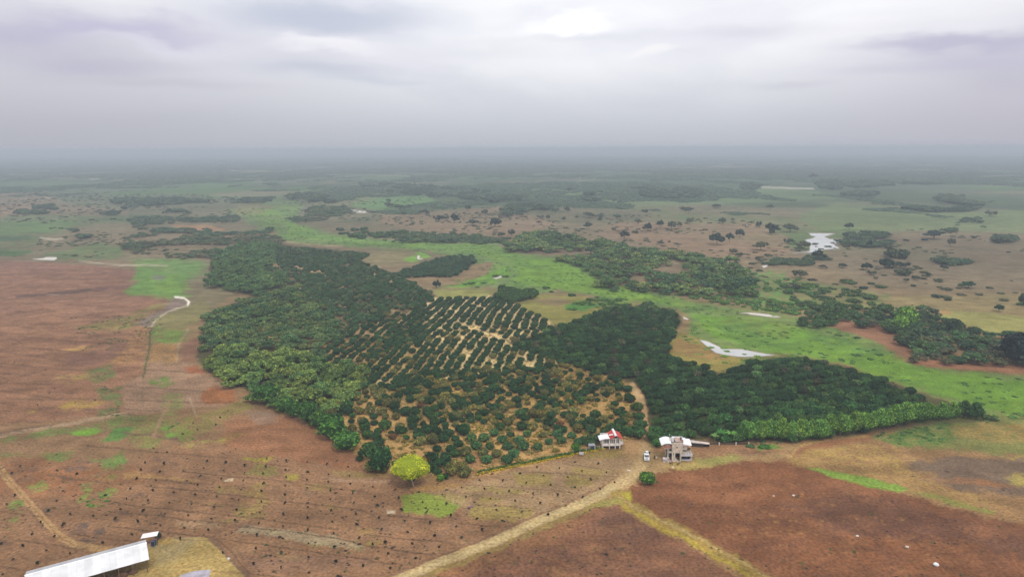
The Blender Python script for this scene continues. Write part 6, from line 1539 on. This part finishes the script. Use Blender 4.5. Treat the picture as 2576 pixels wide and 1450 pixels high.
dog(G(1687.5, 1168.5), R(160), 'dark brown dog left of the other in front of the unfinished house')
dog(G(1705, 1169), R(20), 'dark brown dog right of the other in front of the unfinished house')
def slabthing(name, u, v, w, d_, h_, mt, lab, cat, rz=0):
    me = bpy.data.meshes.new(name); bm = bmesh.new(); bmesh.ops.create_icosphere(bm, subdivisions=2, radius=1)
    for v_ in bm.verts:
        n_ = 1 + .25 * mnoise.noise(v_.co * 1.7 + Vector((u, v, 0))); v_.co = Vector((v_.co.x * w / 2 * n_, v_.co.y * d_ / 2 * n_, max(v_.co.z, -.3) * h_ * n_))
    bm.to_mesh(me); bm.free(); me.materials.append(mt)
    o = bpy.data.objects.new(name, me); C.objects.link(o); o.location = G(u, v); o.rotation_euler = (0, 0, rz); tag(o, lab, cat); return o
SACK = mat('pale_sack', (.62, .54, .38), .9, nscale=6); STONE = mat('pale_stone', (.66, .62, .58), .9, nscale=5); SHEETM = mat('white_plastic', (.8, .8, .82), .6)
slabthing('sack', 1692, 1174.5, .9, .8, .3, SACK, 'cream sack lying in front of the two dogs', 'sack')
slabthing('pale_stone', 1581, 1182, 1.0, .6, .2, STONE, 'flat pale stone at the left verge of the dirt road', 'stone')
for x, y, w, lab in ((938, 356, .55, 'small white stone leftmost on the red field'), (1068, 352, .8, 'flat whitish stone right of the leftmost one on the red field'), (1485, 617, .8, 'white stone in the middle of the red field'), (1810, 688, .8, 'white stone lying between the middle one and the plastic bag')):
    (u, v), = zb([(x, y)]); slabthing('pale_stone', u, v, w, w * .8, .25, STONE, lab, 'stone')
(u, v), = zb([(2000, 805)]); slabthing('plastic_bag', u, v, 1.3, 1.1, .55, SHEETM, 'white and bluish plastic bag near the lower right corner of the red field', 'bag')
(u, v), = z3([(515, 1018)]); slabthing('pale_stone', u, v, .7, .7, .3, STONE, 'pale stone beside the edge of the tan yard', 'stone')
(u, v), = z4([(780, 742)]); slabthing('plastic_bag', u, v, .9, .6, .35, mat('violet_plastic', (.22, .13, .22), .6), 'violet bag lying on the track right of the green patch', 'bag', .8)

# ------------------------------------------------------------------ the long shed at lower left
def Gh(u, v, z_):
    d = fwd + (u - 1287.5) / FD * rt + (725 - v) / FD * up
    t_ = (z_ - CAM_H) / d[2]; return Vector((d[0] * t_, d[1] * t_, z_))
EV, RG = 3.0, 4.1
bR = Gh(363, 1358, EV); fR = Gh(387, 1402, EV); bL = Gh(71, 1436, EV); rR = Gh(371, 1369, RG)
ax = (bR - bL); ax.z = 0; Ls = ax.length; ax.normalize(); nrm = Vector((ax.y, -ax.x, 0))     # towards the viewer
wd = (fR - bR).dot(nrm)
sh = empty('long_shed', (bL.x, bL.y, 0), math.atan2(ax.y, ax.x)); tag(sh, 'long open shed with a white metal gable roof beside the tan yard', 'shed')
wd = abs(wd)
print('shed', Ls, wd)
RIB = []
def roofside(name, y0, z0, y1, z1, mt):
    """corrugated sheets along the shed, each a part"""
    ns = 15
    W2 = (Ls + .6) / ns
    for k in range(ns):
        mb = MB(); xa = -.3 + k * W2; m_ = 6
        for j_ in range(m_):
            a0, a1 = xa + W2 * j_ / m_, xa + W2 * (j_ + 1) / m_
            za, zc = (.03 if j_ % 2 else 0) + (.012 if k % 2 else 0), (0 if j_ % 2 else .03) + (.012 if k % 2 else 0)
            mb.slab([(a0, y0, z0 + za), (a1, y0, z0 + zc), (a1, y1, z1 + zc), (a0, y1, z1 + za)], .05)
        mb.build(name, mt[(k * 7) % 3], sh)
ym = -wd * .36
roofside('roof_sheet', 0.25, EV, ym, RG, [mat('shaded_back_sheet', (c_, c_ * 1.01, c_ * 1.05), .5, .4, nscale=.7, namt=.07) for c_ in (.50, .46, .53)]); roofside('roof_sheet', ym - .02, RG, -wd, EV, [mat('white_roof_sheet', (c_, c_, c_ * 1.01), .5, .4, nscale=.5, namt=.06) for c_ in (.74, .70, .78)])  # back slope sheets darker: the shade of that side put into their colour
mb = MB(); mb.prism([(ym - .3, RG - .07), (ym - .01, RG + .09), (ym + .28, RG - .05), (ym - .01, RG + .05)], -.35, Ls + .35); mb.build('ridge_cap', WHITE, sh)
for k in range(9):
    x = .3 + k * (Ls - .6) / 8
    for y in (-.1, -wd + .5): bx(sh, 'post', WOOD if y < -1 else CONC2, x - .1, x + .1, y - .1, y + .1, -.1, EV - .08)
bx(sh, 'back_wall', mat('brown_boards', (.12, .07, .045), .9, nscale=2), .4, Ls - .4, -.35, -.22, 0, 2.4)
bx(sh, 'beam', WOOD, 0, Ls, -wd + .42, -wd + .58, EV - .35, EV - .16)
mb = MB()
for k in range(11): mb.tube((1 + k * (Ls - 2) / 10, -.3, EV - .1), (1 + k * (Ls - 2) / 10, -wd + .4, EV - .1), .06, n=5)
mb.build('rafters', WOOD, sh)
for x, w in ((Ls - 5.2, 1.4), (Ls - 3.1, 1.0), (Ls - 8, 1.6)):
    M_ = Matrix.Translation(sh.matrix_basis @ Vector((x, -wd + 1.6, 0)))
    o = empty('hay_pile', sh.matrix_basis @ Vector((x, -wd + 1.8, 0))); tag(o, {1.4: 'brown pile under the middle of the open side of the shed', 1.0: 'small brown pile nearest the right end of the shed', 1.6: 'wide brown pile furthest inside the open shed'}[w], 'pile')
    me = bpy.data.meshes.new('heap'); bm = bmesh.new(); bmesh.ops.create_icosphere(bm, subdivisions=3, radius=1)
    for v_ in bm.verts: n_ = 1 + .3 * mnoise.noise(v_.co * 2 + Vector((x, 0, 0))); v_.co = Vector((v_.co.x * w * n_, v_.co.y * .7 * n_, max(v_.co.z, 0) * 1.0 * n_))
    bm.to_mesh(me); bm.free(); me.materials.append(mat('brown_hay', (.15, .08, .045), .9, nscale=4)); c = bpy.data.objects.new('heap', me); C.objects.link(c); c.parent = o
# small white lean-to with a blue water drum behind the shed's end
p = Gh(376, 1350, 0)
ts = empty('small_shelter', G(381, 1368), R(20)); tag(ts, 'small white-roofed shelter behind the right end of the long shed', 'shelter')
mb = MB()
mb.slab([(-1.9, -.9, 2.5), (1.5, -.9, 2.5), (1.7, .6, 2.75), (-1.6, .6, 2.75)], .08); mb.build('roof', WHITE, ts)
for x, y in ((-1.6, -.6), (1.3, -.6), (1.3, .4), (-1.4, .4)): bx(ts, 'post', WOOD, x - .06, x + .06, y - .06, y + .06, -.1, 2.43)
td = empty('blue_drum', G(387, 1371)); tag(td, 'dark blue square tank in a pale frame below the small shelter', 'tank')
bx(td, 'tank', BLUE, -.42, .42, -.4, .4, .1, 1.3, bevel=.06)
mb = MB()
for x in (-.5, .44):
    for y in (-.5, .44): mb.box(x, x + .06, y, y + .06, 0, 1.4)
for z_ in (.02, 1.36):
    mb.box(-.44, .44, -.5, -.44, z_, z_ + .05); mb.box(-.44, .44, .44, .5, z_, z_ + .05)
mb.build('frame', GREYM, td)
bush(398, 1352, 15, (.03, .06, .03), 'dark bush right of the small white shelter', hs=.9)
# grey roof peeping in at the lower edge
gr = empty('grey_roof_hut', Gh(478, 1470, 0), R(14)); tag(gr, 'hut with a grey metal roof cut off by the lower edge of the picture', 'hut')
mb = MB(); mb.slab([(-2.4, -2, 2.0), (4.2, -2, 2.2), (4.2, .6, 2.6), (1.0, .9, 2.65), (-1.6, .3, 2.5)], .1); mb.build('roof', mat('violet_grey_sheet', (.40, .37, .42), .5, nscale=1), gr)
bx(gr, 'wall', CONC2, -1.4, 3.8, -1.5, .2, 0, 2.05)

# ------------------------------------------------------------------ tufts and clods over the near fields
TF = []
q_ = random.Random(12)
for k in range(7000):
    u, v = q_.uniform(-40, 2620), 1110 + 380 * q_.random() ** .8
    if u > 1560 and v < 1172: continue
    if 900 < u < 1560 and v < 1215: continue
    if seg_dist(np.array([u]), np.array([v]), ROADP)[0] < 22: continue
    if 330 < u < 640 and v > 1345 or u < 400 and v > 1350 - 0: continue
    if u > 1560 and q_.random() < .55: continue
    p = G(u, v)
    tn = q_.choice([(.10, .07, .05), (.16, .12, .06), (.12, .14, .05), (.07, .05, .04)])
    TF.append([p.x, p.y, u, v, q_.uniform(.2, .7) * (1.6 if q_.random() < .06 else 1), q_.uniform(.3, .8), tn, 't'])
tomass('weed_tufts', TF, 'shrub')

# ------------------------------------------------------------------ haze
hm = bpy.data.materials.new('haze'); hm.use_nodes = True
ht = hm.node_tree; ht.nodes.clear()
ho = N(ht, 'ShaderNodeOutputMaterial'); pv_ = N(ht, 'ShaderNodeVolumePrincipled')
pv_.inputs['Color'].default_value = (.71, .80, .89, 1); pv_.inputs['Density'].default_value = .00034
ht.links.new(pv_.outputs[0], ho.inputs['Volume'])
hb_ = MB().box(-65000, 65000, -65000, 65000, -12, CAM_H + 5).build('haze', hm)
hb_['kind'] = 'stuff'
